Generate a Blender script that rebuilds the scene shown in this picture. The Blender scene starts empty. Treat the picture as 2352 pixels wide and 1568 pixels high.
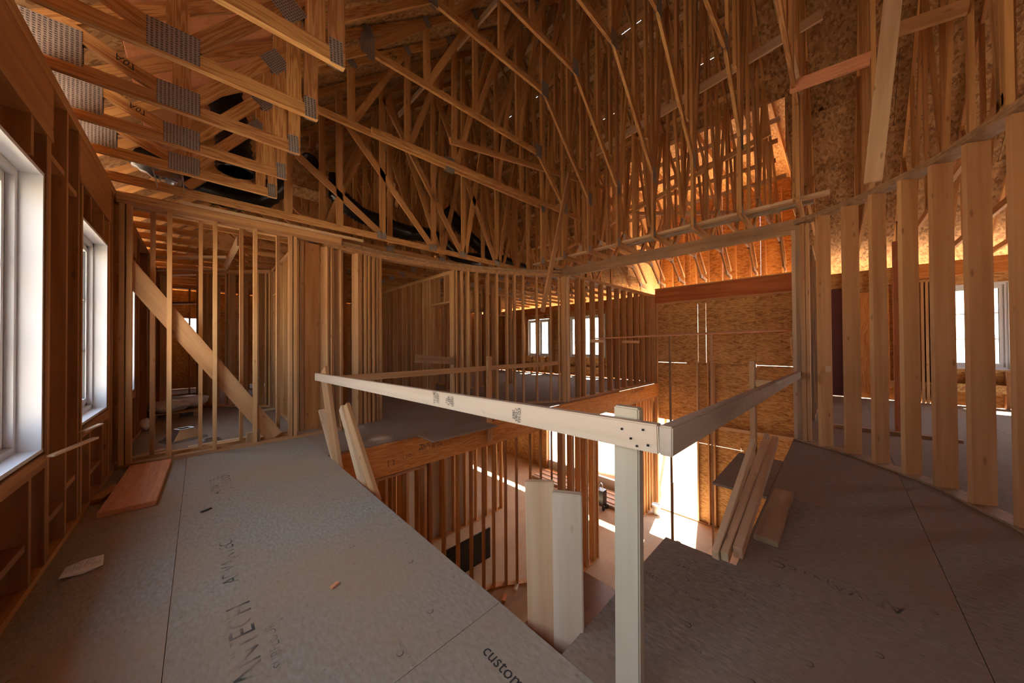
import bpy, bmesh, math, random
from mathutils import Vector, Matrix, noise as mnoise
random.seed(7)
S = bpy.context.scene
COL = S.collection

# ------------------------------------------------------------------ camera
cam = bpy.data.objects.new('camera', bpy.data.cameras.new('camera')); COL.objects.link(cam)
cam.data.sensor_width = 36.0; cam.data.lens = 733.0/2352*36.0; cam.data.clip_start = .02; cam.data.clip_end = 400
Rm = Matrix(((0.71439151, -0.0019131, -0.6997436), (-0.69971933, -0.01071993, -0.71433742), (-0.00613461, 0.99994071, -0.00899686)))
cam.matrix_world = Matrix.Translation((0, 0, 1.29)) @ Rm.to_4x4()
S.camera = cam
# ------------------------------------------------------------------ light
S.view_settings.view_transform = 'Standard'; S.view_settings.look = 'None'
S.view_settings.gamma = 1.0; S.view_settings.use_curve_mapping = False
S.view_settings.exposure = 3.08
W = bpy.data.worlds.new('sky'); S.world = W; W.use_nodes = True
wn = W.node_tree.nodes; wl = W.node_tree.links
bg = wn['Background']; bg.inputs['Strength'].default_value = 1.0
tc = wn.new('ShaderNodeTexCoord'); sx = wn.new('ShaderNodeSeparateXYZ'); rp = wn.new('ShaderNodeValToRGB')
wl.new(tc.outputs['Generated'], sx.inputs[0]); wl.new(sx.outputs['Z'], rp.inputs[0]); wl.new(rp.outputs[0], bg.inputs['Color'])
rp.color_ramp.elements[0].color = (.96, .96, 1.0, 1); rp.color_ramp.elements[1].color = (.55, .70, 1.0, 1)
sun = bpy.data.lights.new('sun', 'SUN'); sun.energy = 10.0; sun.angle = math.radians(1.5); sun.color = (1, .93, .82)
so = bpy.data.objects.new('sun', sun); COL.objects.link(so)
so.rotation_euler = Vector((-1.0, -.22, -1.75)).to_track_quat('-Z', 'Y').to_euler()
def portal(loc, nrm, sx_, sy_):
    l = bpy.data.lights.new('portal', 'AREA'); l.shape = 'RECTANGLE'; l.size = sx_; l.size_y = sy_
    o = bpy.data.objects.new('window_portal', l); COL.objects.link(o); l.cycles.is_portal = True
    o.location = loc; o.rotation_euler = Vector(nrm).to_track_quat('-Z', 'Z').to_euler()
C = S.cycles
try:
    C.max_bounces = 8; C.diffuse_bounces = 6; C.glossy_bounces = 2; C.transparent_max_bounces = 16; C.caustics_reflective = False; C.caustics_refractive = False
except Exception: pass

# ------------------------------------------------------------------ materials
def nmat(name, rough=.7, metal=0.0):
    m = bpy.data.materials.new(name); m.use_nodes = True
    b = m.node_tree.nodes['Principled BSDF']; b.inputs['Roughness'].default_value = rough; b.inputs['Metallic'].default_value = metal
    return m, m.node_tree.nodes, m.node_tree.links, b
def flat(name, col, rough=.6, metal=0.0):
    m, n, l, b = nmat(name, rough, metal); b.inputs['Base Color'].default_value = (*col, 1); return m
def ramp(n, stops):
    r = n.new('ShaderNodeValToRGB'); e = r.color_ramp.elements
    while len(e) < len(stops): e.new(.5)
    for k, (p, c) in enumerate(stops): e[k].position = p; e[k].color = (*c, 1)
    return r
def objcoord(n, l, scale):
    t = n.new('ShaderNodeTexCoord'); oi = n.new('ShaderNodeObjectInfo')
    mm = n.new('ShaderNodeVectorMath'); mm.operation = 'MULTIPLY_ADD'; cx = n.new('ShaderNodeCombineXYZ')
    l.new(oi.outputs['Random'], cx.inputs[0]); l.new(oi.outputs['Random'], cx.inputs[1]); l.new(oi.outputs['Random'], cx.inputs[2])
    mm.inputs[1].default_value = (37.1, 53.3, 91.7); l.new(cx.outputs[0], mm.inputs[0]); l.new(t.outputs['Object'], mm.inputs[2])
    mp = n.new('ShaderNodeMapping'); mp.inputs['Scale'].default_value = scale; l.new(mm.outputs[0], mp.inputs[0])
    return mp, oi, mm
def mixc(n, l, fac, a, b, mode='MIX'):
    x = n.new('ShaderNodeMix'); x.data_type = 'RGBA'; x.blend_type = mode
    for s, v in ((x.inputs[0], fac), (x.inputs[6], a), (x.inputs[7], b)):
        if hasattr(v, 'links'): l.new(v, s)
        elif isinstance(v, tuple): s.default_value = (*v, 1)
        else: s.default_value = v
    return x.outputs[2]
def mathn(n, l, op, a, b=0.0, c=0.0, clamp=False):
    x = n.new('ShaderNodeMath'); x.operation = op; x.use_clamp = clamp
    for s, v in zip(x.inputs, (a, b, c)):
        if hasattr(v, 'links'): l.new(v, s)
        else: s.default_value = v
    return x.outputs[0]
def wood(name, light, dark, var, band=0.0, knots=.5, dirt=0.0, rough=.72):
    """lumber: the grain runs along the piece's own long (z) axis"""
    m, n, l, b = nmat(name, rough)
    mp, oi, off = objcoord(n, l, (16, 16, .9))
    ns = n.new('ShaderNodeTexNoise'); ns.inputs['Scale'].default_value = 1.0; ns.inputs['Detail'].default_value = 3; l.new(mp.outputs[0], ns.inputs['Vector'])
    g = ns.outputs['Fac']
    if band:
        s = mathn(n, l, 'SINE', mathn(n, l, 'MULTIPLY', g, 58.0)); g2 = mathn(n, l, 'MULTIPLY_ADD', s, .5*band, .5)
        g = mathn(n, l, 'MULTIPLY_ADD', g, .5, mathn(n, l, 'MULTIPLY', g2, .5))
    r = ramp(n, [(.3, dark), (.62, light)]); l.new(g, r.inputs[0])
    v = n.new('ShaderNodeHueSaturation'); l.new(r.outputs[0], v.inputs['Color'])
    l.new(mathn(n, l, 'MULTIPLY_ADD', oi.outputs['Random'], 2*var, 1-var), v.inputs['Value'])
    l.new(mathn(n, l, 'MULTIPLY_ADD', oi.outputs['Random'], .010, .493), v.inputs['Hue'])
    col = v.outputs[0]
    if knots:
        mk = n.new('ShaderNodeMapping'); mk.inputs['Scale'].default_value = (9, 9, 3.2); l.new(off.outputs[0], mk.inputs[0])
        vo = n.new('ShaderNodeTexVoronoi'); vo.inputs['Scale'].default_value = 1; l.new(mk.outputs[0], vo.inputs['Vector'])
        rk = ramp(n, [(.05, (1, 1, 1)), (.13, (0, 0, 0))]); l.new(vo.outputs['Distance'], rk.inputs[0])
        col = mixc(n, l, mathn(n, l, 'MULTIPLY', rk.outputs[0], knots), col, (dark[0]*.4, dark[1]*.3, dark[2]*.3))
    if dirt:
        nd = n.new('ShaderNodeTexNoise'); nd.inputs['Scale'].default_value = 2.2; nd.inputs['Detail'].default_value = 5; l.new(off.outputs[0], nd.inputs['Vector'])
        rd = ramp(n, [(.45, (0, 0, 0)), (.7, (1, 1, 1))]); l.new(nd.outputs['Fac'], rd.inputs[0])
        col = mixc(n, l, mathn(n, l, 'MULTIPLY', rd.outputs[0], dirt), col, (.16, .12, .09))
    l.new(col, b.inputs['Base Color'])
    bp = n.new('ShaderNodeBump'); bp.inputs['Strength'].default_value = .12; bp.inputs['Distance'].default_value = .003; l.new(ns.outputs['Fac'], bp.inputs['Height']); l.new(bp.outputs[0], b.inputs['Normal'])
    return m
def osb(name, cols, scale=1.0, contrast=1.0, ax='y', rough=.75):
    """strand board: long strands lying in several directions"""
    m, n, l, b = nmat(name, rough)
    t = n.new('ShaderNodeTexCoord')
    nd = n.new('ShaderNodeTexNoise'); nd.inputs['Scale'].default_value = 1.6*scale; l.new(t.outputs['Object'], nd.inputs['Vector'])
    outs = []
    for k, th_ in enumerate((.35, 1.25, 2.3)):
        mp = n.new('ShaderNodeMapping'); mp.inputs['Rotation'].default_value = (0, th_, 0) if ax == 'y' else (0, 0, th_); mp.inputs['Location'].default_value = (k*3.3, k*7.1, k)
        mp.inputs['Scale'].default_value = (10*scale, 36*scale, 36*scale); l.new(t.outputs['Object'], mp.inputs[0])
        vo = n.new('ShaderNodeTexVoronoi'); vo.inputs['Scale'].default_value = 1; l.new(mp.outputs[0], vo.inputs['Vector'])
        sp = n.new('ShaderNodeSeparateColor'); l.new(vo.outputs['Color'], sp.inputs[0]); outs.append((sp.outputs[0], sp.outputs[1]))
    f = mathn(n, l, 'MULTIPLY_ADD', mathn(n, l, 'GREATER_THAN', outs[0][1], .5), mathn(n, l, 'SUBTRACT', outs[0][0], outs[1][0]), outs[1][0])
    f = mathn(n, l, 'MULTIPLY_ADD', mathn(n, l, 'GREATER_THAN', outs[2][1], .62), mathn(n, l, 'SUBTRACT', outs[2][0], f), f)
    f = mathn(n, l, 'MULTIPLY_ADD', mathn(n, l, 'SUBTRACT', nd.outputs['Fac'], .5), .9, f)
    f = mathn(n, l, 'MULTIPLY_ADD', mathn(n, l, 'SUBTRACT', f, .5), contrast, .5, True)
    r = ramp(n, [(0.0, cols[0]), (.45, cols[1]), (1.0, cols[2])]); l.new(f, r.inputs[0])
    l.new(r.outputs[0], b.inputs['Base Color'])
    bp = n.new('ShaderNodeBump'); bp.inputs['Strength'].default_value = .25; bp.inputs['Distance'].default_value = .002; l.new(f, bp.inputs['Height']); l.new(bp.outputs[0], b.inputs['Normal'])
    return m
M = {}
M['stud'] = wood('spruce_stud', (.56, .325, .14), (.43, .21, .075), .16, knots=.65)
M['stud_right'] = wood('spruce_stud_wide', (.58, .33, .145), (.48, .24, .09), .10, knots=.6)
M['truss'] = wood('pine_truss', (.60, .33, .115), (.40, .18, .05), .14, band=.8, knots=.4)
M['web'] = wood('spruce_web', (.54, .285, .10), (.38, .175, .052), .2, knots=.6)
M['pale'] = wood('fresh_lumber', (.64, .45, .27), (.54, .34, .18), .07, knots=.6)
M['rail'] = wood('pale_rail_lumber', (.57, .45, .32), (.48, .36, .24), .04, knots=.6)
M['post'] = wood('grey_green_post', (.50, .43, .30), (.42, .35, .23), .02, knots=.6, dirt=.12)
M['greyrail'] = wood('weathered_rail', (.42, .33, .25), (.32, .24, .175), .03, knots=.4, dirt=.3)
M['old'] = wood('weathered_beam', (.42, .25, .125), (.27, .145, .065), .08, knots=.5, dirt=.5)
M['lvl'] = wood('laminated_beam', (.68, .29, .06), (.48, .16, .022), .06, band=.6, knots=.2)
M['lvl_dark'] = wood('laminated_beam_red', (.45, .16, .045), (.32, .09, .02), .04, knots=.2)
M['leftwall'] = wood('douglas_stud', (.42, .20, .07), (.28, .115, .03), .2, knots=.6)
M['redboard'] = wood('red_fir_board', (.72, .34, .17), (.56, .23, .10), .03, band=.3, knots=.3)
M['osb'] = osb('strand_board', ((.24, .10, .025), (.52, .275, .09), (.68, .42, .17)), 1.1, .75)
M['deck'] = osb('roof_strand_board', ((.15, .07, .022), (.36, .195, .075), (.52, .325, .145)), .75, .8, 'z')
M['ply'] = wood('sheathing_ply', (.46, .21, .07), (.34, .13, .035), .12, knots=.5)
M['white'] = flat('white_vinyl', (.62, .64, .67), .4)
M['black'] = flat('black_plastic', (.006, .006, .007), .28)
M['rubber'] = flat('dark_gasket', (.03, .03, .03), .5)
M['ink'] = flat('black_ink', (.035, .028, .025), .8)
M['steel'] = flat('sheet_steel', (.62, .63, .65), .28, 1.0)
M['paper'] = flat('white_paper', (.8, .79, .78), .8)
M['bag'] = flat('white_sack', (.72, .72, .74), .5)
M['concrete'] = flat('pale_concrete', (.62, .6, .56), .85)
M['red'] = flat('closet_dark_tone', (.10, .02, .015), .6)  # closet darkness as a colour
def fmat(name, tones, tint, wet=False):
    m, n, l, b = nmat(name, .85); b.inputs['Specular IOR Level'].default_value = .25
    t = n.new('ShaderNodeTexCoord')
    mp = n.new('ShaderNodeMapping'); mp.inputs['Scale'].default_value = (70, 26, 10); mp.inputs['Rotation'].default_value = (0, 0, .5); l.new(t.outputs['Object'], mp.inputs[0])
    a = n.new('ShaderNodeTexNoise'); a.inputs['Scale'].default_value = 1; a.inputs['Detail'].default_value = 6; l.new(mp.outputs[0], a.inputs['Vector'])
    c = n.new('ShaderNodeTexNoise'); c.inputs['Scale'].default_value = .9; c.inputs['Detail'].default_value = 5; l.new(t.outputs['Object'], c.inputs['Vector'])
    r = ramp(n, [(.3, tones[0]), (.5, tones[1]), (.72, tones[2])]); l.new(a.outputs['Fac'], r.inputs[0])
    rc = ramp(n, [(.34, (0, 0, 0)), (.64, (1, 1, 1))]); l.new(c.outputs['Fac'], rc.inputs[0])
    col = mixc(n, l, mathn(n, l, 'MULTIPLY', rc.outputs[0], .75), r.outputs[0], tint)
    e = n.new('ShaderNodeTexNoise'); e.inputs['Scale'].default_value = 26; e.inputs['Detail'].default_value = 4; l.new(t.outputs['Object'], e.inputs['Vector'])
    re = ramp(n, [(.66, (0, 0, 0)), (.74, (1, 1, 1))]); l.new(e.outputs['Fac'], re.inputs[0])
    col = mixc(n, l, mathn(n, l, 'MULTIPLY', re.outputs[0], .45), col, (.10, .07, .05))
    l.new(col, b.inputs['Base Color'])
    if wet: b.inputs['Roughness'].default_value = .3
    bp = n.new('ShaderNodeBump'); bp.inputs['Strength'].default_value = .15; bp.inputs['Distance'].default_value = .002; l.new(a.outputs['Fac'], bp.inputs['Height']); l.new(bp.outputs[0], b.inputs['Normal'])
    return m
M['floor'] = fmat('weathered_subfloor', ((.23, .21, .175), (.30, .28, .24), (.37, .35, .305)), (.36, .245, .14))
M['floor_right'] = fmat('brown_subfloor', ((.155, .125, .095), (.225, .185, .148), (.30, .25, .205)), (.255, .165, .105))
M['floor_back'] = fmat('dusty_subfloor', ((.22, .17, .125), (.32, .26, .20), (.42, .35, .275)), (.29, .20, .135))
M['floor_low'] = fmat('lower_subfloor', ((.42, .30, .18), (.52, .39, .25), (.62, .49, .33)), (.45, .33, .22))
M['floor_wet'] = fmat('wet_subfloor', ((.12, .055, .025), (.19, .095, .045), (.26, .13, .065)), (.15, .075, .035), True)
M['dirt'] = fmat('sandy_ground', ((.42, .30, .2), (.6, .45, .32), (.72, .6, .46)), (.5, .36, .25))
def platemat():
    m, n, l, b = nmat('galvanised_plate', .5, .55)
    t = n.new('ShaderNodeTexCoord')
    w = n.new('ShaderNodeTexWave'); w.wave_type = 'BANDS'; w.bands_direction = 'X'; w.inputs['Scale'].default_value = 16; w.inputs['Distortion'].default_value = 0; l.new(t.outputs['Object'], w.inputs['Vector'])
    w2 = n.new('ShaderNodeTexWave'); w2.bands_direction = 'Y'; w2.inputs['Scale'].default_value = 22; w2.inputs['Distortion'].default_value = 2.5; w2.inputs['Detail Scale'].default_value = 14; l.new(t.outputs['Object'], w2.inputs['Vector'])
    f = mathn(n, l, 'MULTIPLY', w.outputs['Fac'], w2.outputs['Fac'])
    r = ramp(n, [(.1, (.42, .38, .36)), (.6, (.13, .11, .10))]); l.new(f, r.inputs[0]); l.new(r.outputs[0], b.inputs['Base Color'])
    bp = n.new('ShaderNodeBump'); bp.inputs['Strength'].default_value = .8; bp.inputs['Distance'].default_value = .004; bp.invert = True; l.new(f, bp.inputs['Height']); l.new(bp.outputs[0], b.inputs['Normal'])
    return m
M['plate'] = platemat()
def glassmat():
    m = bpy.data.materials.new('window_glass'); m.use_nodes = True; n = m.node_tree.nodes; l = m.node_tree.links; n.clear()
    o = n.new('ShaderNodeOutputMaterial'); mx = n.new('ShaderNodeMixShader'); t = n.new('ShaderNodeBsdfTransparent'); g = n.new('ShaderNodeBsdfGlossy')
    g.inputs['Roughness'].default_value = .02; t.inputs['Color'].default_value = (.93, .96, .96, 1); mx.inputs[0].default_value = .06
    l.new(t.outputs[0], mx.inputs[1]); l.new(g.outputs[0], mx.inputs[2]); l.new(mx.outputs[0], o.inputs[0]); return m
M['glass'] = glassmat()
def inkfade():
    m, n, l, b = nmat('faded_ink', .8); b.inputs['Base Color'].default_value = (.06, .055, .055, 1)
    t = n.new('ShaderNodeTexCoord'); a = n.new('ShaderNodeTexNoise'); a.inputs['Scale'].default_value = 9; a.inputs['Detail'].default_value = 6; l.new(t.outputs['Object'], a.inputs['Vector'])
    r = ramp(n, [(.42, (0, 0, 0)), (.66, (.7, .7, .7))]); l.new(a.outputs['Fac'], r.inputs[0]); l.new(r.outputs[0], b.inputs['Alpha']); return m
M['fade'] = inkfade()
M['bark'] = wood('grey_bark', (.42, .36, .31), (.25, .2, .17), .2, knots=0)
M['leaf'] = fmat('leaf_litter', ((.35, .22, .13), (.55, .38, .24), (.75, .6, .45)), (.42, .27, .16))

# ------------------------------------------------------------------ builders
def tag(o, label=None, cat=None, group=None, kind=None):
    if label: o['label'] = label
    if cat: o['category'] = cat
    if group: o['group'] = group
    if kind: o['kind'] = kind
    return o
def empty(name, loc, label, cat, group=None, kind=None):
    o = bpy.data.objects.new(name, None); COL.objects.link(o); o.location = loc; o.empty_display_size = .1
    return tag(o, label, cat, group, kind)
def wpos(o):
    v = Vector((0, 0, 0))
    while o is not None: v += Vector(o.location) if o.rotation_mode != 'QUATERNION' or o.parent is None else Vector(o.location); o = o.parent
    return v
WM = {}
def link(o, parent, mat4):
    COL.objects.link(o)
    if parent is not None:
        o.parent = parent; pm = WM.get(parent.name)
        if pm is None: pm = Matrix.Translation(parent.location)
        o.matrix_parent_inverse = Matrix.Identity(4); o.matrix_basis = pm.inverted() @ mat4
    else: o.matrix_basis = mat4
    WM[o.name] = mat4.copy()
    return o
CACHE = {}
def boxmesh(w, t, L, mat):
    k = (round(w, 3), round(t, 3), round(L, 2), mat)
    if k not in CACHE:
        me = bpy.data.meshes.new('box'); a, b, c = w/2, t/2, L/2
        vs = [(-a,-b,-c),(a,-b,-c),(a,b,-c),(-a,b,-c),(-a,-b,c),(a,-b,c),(a,b,c),(-a,b,c)]
        me.from_pydata(vs, [], [(0,3,2,1),(4,5,6,7),(0,1,5,4),(1,2,6,5),(2,3,7,6),(3,0,4,7)]); me.materials.append(M[mat]); CACHE[k] = me
    return CACHE[k]
def lum(name, a, b, w, t, mat, parent=None, side=(0, 1, 0), bev=0):
    """a board from a to b: w across, t along the direction side"""
    a = Vector(a); b = Vector(b); z = (b-a); L = z.length; z.normalize()
    y = Vector(side); y = (y - z*y.dot(z)).normalized(); x = y.cross(z)
    m4 = Matrix(((x.x, y.x, z.x, 0), (x.y, y.y, z.y, 0), (x.z, y.z, z.z, 0), (0, 0, 0, 1)))
    m4.translation = (a+b)/2
    me = boxmesh(w, t, L, mat)
    if bev:
        me = me.copy(); bm = bmesh.new(); bm.from_mesh(me); bmesh.ops.bevel(bm, geom=bm.edges[:], offset=bev, segments=2, affect='EDGES'); bm.to_mesh(me); bm.free()
    return link(bpy.data.objects.new(name, me), parent, m4)
def box(name, x0, x1, y0, y1, z0, z1, mat, parent=None, axis=None):
    """an axis-aligned board; its grain runs along the longest side"""
    d = [x1-x0, y1-y0, z1-z0]; c = ((x0+x1)/2, (y0+y1)/2, (z0+z1)/2)
    k = d.index(max(d)) if axis is None else axis
    e = [(1, 0, 0), (0, 1, 0), (0, 0, 1)]
    a = [c[i]-e[k][i]*d[k]/2 for i in range(3)]; b = [c[i]+e[k][i]*d[k]/2 for i in range(3)]
    s = (k+1) % 3; o = 3-k-s
    return lum(name, a, b, d[o], d[s], mat, parent, e[s])
def meshobj(name, verts, faces, mat, parent=None, at=(0, 0, 0), smooth=False):
    me = bpy.data.meshes.new(name); me.from_pydata([tuple(Vector(v)-Vector(at)) for v in verts], [], faces); me.materials.append(M[mat])
    if smooth:
        for p in me.polygons: p.use_smooth = True
    return link(bpy.data.objects.new(name, me), parent, Matrix.Translation(at))
def text(s, loc, xdir, ydir, size, mat, parent, name='print', stretch=1.0):
    c = bpy.data.curves.new('print', 'FONT'); c.body = s; c.size = size; c.align_x = 'CENTER'; c.align_y = 'CENTER'; c.space_line = .8
    c.resolution_u = 2; c.materials.append(M[mat]); c.extrude = 0
    x = Vector(xdir).normalized(); z = x.cross(Vector(ydir)).normalized(); y = z.cross(x)
    m4 = Matrix(((x.x*stretch, y.x, z.x, 0), (x.y*stretch, y.y, z.y, 0), (x.z*stretch, y.z, z.z, 0), (0, 0, 0, 1))); m4.translation = loc
    tmp = bpy.data.objects.new('tmp', c); COL.objects.link(tmp)
    me = bpy.data.meshes.new_from_object(tmp.evaluated_get(bpy.context.evaluated_depsgraph_get())); bpy.data.objects.remove(tmp); bpy.data.curves.remove(c)
    if not me.materials: me.materials.append(M[mat])
    return link(bpy.data.objects.new(name, me), parent, m4)
UP = Vector((0, 0, 1))
def stud_wall(name, label, p0, p1, zb, zt, pos=None, spacing=.4, depth=.089, mat='stud', plates=2, openings=(), th=.038, group=None, bottom=True):
    """a framed wall from p0 to p1 (plan), its studs standing between plates"""
    p0 = Vector((*p0, 0)); p1 = Vector((*p1, 0)); d = p1-p0; L = d.length; d.normalize(); nrm = UP.cross(d)
    r = empty(name, (p0.x, p0.y, zb), label, 'wall', group, 'structure')
    segs = [(0, L)]
    for (s0, s1, zh) in openings:
        segs = [q for (a, b) in segs for q in ((a, min(b, s0)), (max(a, s1), b)) if q[1]-q[0] > .02]
    if bottom:
        for (a, b) in segs: lum('bottom_plate', p0+d*a+UP*(zb+.019), p0+d*b+UP*(zb+.019), .038, depth, mat, r, nrm)
    for k in range(plates):
        z = zt-.019-.038*k; lum('top_plate', p0+UP*z, p0+d*L+UP*z, .037, depth, mat, r, nrm)
    zs = zt-.038*plates
    if pos is None:
        pos = [.02]+[s for s in [spacing*k for k in range(1, int(L/spacing)+1)] if s < L-.1]+[L-.02]
    ops = [o for o in openings]
    for s in pos:
        if any(a-.01 < s < b+.01 for a, b, z in ops):
            for a, b, z in ops:
                if a < s < b and zs-z > .1: lum('cripple_stud', p0+d*s+UP*(z+.04), p0+d*s+UP*zs, depth, th, mat, r, d)
            continue
        o = lum('stud', p0+d*s+UP*(zb+(.038 if bottom else 0)), p0+d*s+UP*zs, depth, th, mat, r, d)
    for (a, b, z) in ops:
        lum('header', p0+d*a+UP*(z+.02), p0+d*b+UP*(z+.02), .038, depth, mat, r, nrm)
        for s in (a-.02, b+.02): lum('jack_stud', p0+d*s+UP*(zb), p0+d*s+UP*zs, depth, th, mat, r, d)
    return r

# ------------------------------------------------------------------ setting: upper floor (panels with open joints)
FT = .02
def floor_rect(parent, x0, x1, y0, y1, mat, ax, ay, z=0, gap=.003, ox=0, oy=0, thick=.02):
    xs = [x0]+[ox+k*ax for k in range(-60, 60) if x0+.05 < ox+k*ax < x1-.05]+[x1]
    ys = [y0]+[oy+k*ay for k in range(-60, 60) if y0+.05 < oy+k*ay < y1-.05]+[y1]
    for i in range(len(xs)-1):
        for j in range(len(ys)-1):
            a, b, c, d = xs[i], xs[i+1]-gap, ys[j], ys[j+1]-gap
            meshobj('panel', [(a,c,z-thick),(b,c,z-thick),(b,d,z-thick),(a,d,z-thick),(a,c,z),(b,c,z),(b,d,z),(a,d,z)],
                    [(0,3,2,1),(4,5,6,7),(0,1,5,4),(1,2,6,5),(2,3,7,6),(3,0,4,7)], mat, parent, at=((a+b)/2, (c+d)/2, z))
fl = empty('floor', (0, 0, 0), 'upper floor of weathered grey strand panels around the stair opening', 'floor', None, 'structure')
floor_rect(fl, -.8, 1.08, -4.0, 5.3, 'floor', 1.22, 2.44, ox=-.1, oy=1.20)
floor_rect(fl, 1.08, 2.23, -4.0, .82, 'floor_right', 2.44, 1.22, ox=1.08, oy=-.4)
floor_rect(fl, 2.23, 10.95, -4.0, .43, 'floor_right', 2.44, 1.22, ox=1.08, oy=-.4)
floor_rect(fl, 3.4, 4.55, .43, .83, 'floor_right', 5, 5)
floor_rect(fl, -.8, 1.08, 5.3, 14, 'floor_back', 1.22, 2.44)
floor_rect(fl, 1.08, 10.95, 4.22, 14, 'floor_back', 2.44, 1.22, oy=.6)
floor_rect(fl, 2.24, 3.41, 3.81, 4.22, 'floor_back', 5, 5)
text('ADVANTECH', (.145, 1.72, .0015), (0, 1, 0), (-1, 0, 0), .13, 'fade', fl)
text('SUBFLOOR', (.235, 1.72, .0015), (0, 1, 0), (-1, 0, 0), .055, 'fade', fl)
text('ADVANTECH', (.13, 2.62, .0015), (0, 1, 0), (-1, 0, 0), .10, 'fade', fl)
text('ADVANTECH\nSUBFLOOR', (.15, 4.1, .0015), (0, 1, 0), (-1, 0, 0), .10, 'fade', fl)
text('ADVANTECH', (2.41, .07, .0015), (0, 1, 0), (-1, 0, 0), .095, 'fade', fl)
text('STRUCTURAL SUBFLOORING PANELS', (2.49, .07, .0015), (0, 1, 0), (-1, 0, 0), .025, 'fade', fl)
text('ADVANTECH  APA  RATED', (1.80, .57, .0015), (0, 1, 0), (-1, 0, 0), .036, 'fade', fl)
text('SIZED FOR SPACING 24 OC', (2.0, .47, .0015), (0, 1, 0), (-1, 0, 0), .04, 'fade', fl)
text('EDGE  EXPOSURE 1', (1.50, .54, .0015), (0, 1, 0), (-1, 0, 0), .03, 'fade', fl)
text('custom', (.87, .95, .0015), (0, -1, 0), (1, 0, 0), .075, 'ink', fl)
text('STRENGTH AXIS THIS DIRECTION', (.62, 1.2, .0015), (0, -1, 0), (1, 0, 0), .026, 'fade', fl)
for a, b in ((1.6, .5), (1.9, .6), (2.2, .25), (1.75, .1), (1.5, .25), (2.0, -.1), (.8, 1.4), (.9, 1.8), (.7, 2.2), (.95, 2.6), (.6, 1.3), (2.5, -.3), (3.0, .2)):
    text('o', (a, b, .0015), (1, .3, 0), (-.3, 1, 0), .07, 'fade', fl)

# rims and joists
rim = empty('stair_rim_beam', (1.1, 4.21, -.43), 'orange laminated beam with black stamps carrying the far edge of the opening', 'beam', None, 'structure')
box('beam', 1.1, 2.0, 4.17, 4.215, -.425, -.022, 'lvl', rim, 0)
box('beam', 2.003, 5.6, 4.17, 4.215, -.425, -.022, 'lvl', rim, 0)
box('beam', 5.603, 10.9, 4.17, 4.215, -.425, -.022, 'lvl', rim, 0)
box('bottom_plate', 5.2, 10.9, 4.17, 4.26, -.465, -.427, 'stud', rim, 0)
text('"Pacific BUILT"\nPRO  1.8E  LVL', (2.42, 4.167, -.17), (1, 0, 0), (0, 0, 1), .062, 'ink', rim)
text('[  ]', (1.82, 4.167, -.27), (1, 0, 0), (0, 0, 1), .08, 'ink', rim)
text('[ OSI ]', (2.1, 4.167, -.24), (1, 0, 0), (0, 0, 1), .05, 'ink', rim)
text('[ PLF ]', (3.15, 4.167, -.12), (1, 0, 0), (0, 0, 1), .05, 'ink', rim)
text('LVL BEAM  WEST', (9.3, 4.167, -.1), (1, 0, 0), (0, 0, 1), .12, 'ink', rim)
r2 = empty('edge_joist', (1.06, 2.5, -.43), 'laminated rim joist under the long left edge of the opening', 'beam', None, 'structure')
box('beam', 1.03, 1.07, .82, 4.16, -.32, -.022, 'lvl', r2, 1)
r3 = empty('edge_joist', (3.5, .4, -.43), 'laminated rim joist under the near right edge of the opening', 'beam', None, 'structure')
box('beam', 1.08, 2.2, .78, .815, -.32, -.022, 'lvl', r3, 0); box('beam', 2.24, 10.9, .36, .405, -.32, -.022, 'lvl', r3, 0); box('beam', 2.19, 2.228, .42, .815, -.32, -.022, 'lvl', r3, 1)

# lower floor
LZ = -4.16
lf = empty('floor', (5, 4, LZ), 'lower storey floor of tan panels lit by the front doorway', 'floor', None, 'structure')
floor_rect(lf, 6.6, 11.0, -4, 14, 'floor_low', 2.44, 1.22, z=LZ, gap=.002)
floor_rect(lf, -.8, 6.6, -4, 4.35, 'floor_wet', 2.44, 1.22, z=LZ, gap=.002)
floor_rect(lf, -.8, 6.6, 4.35, 14, 'floor_low', 2.44, 1.22, z=LZ, gap=.002)

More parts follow.
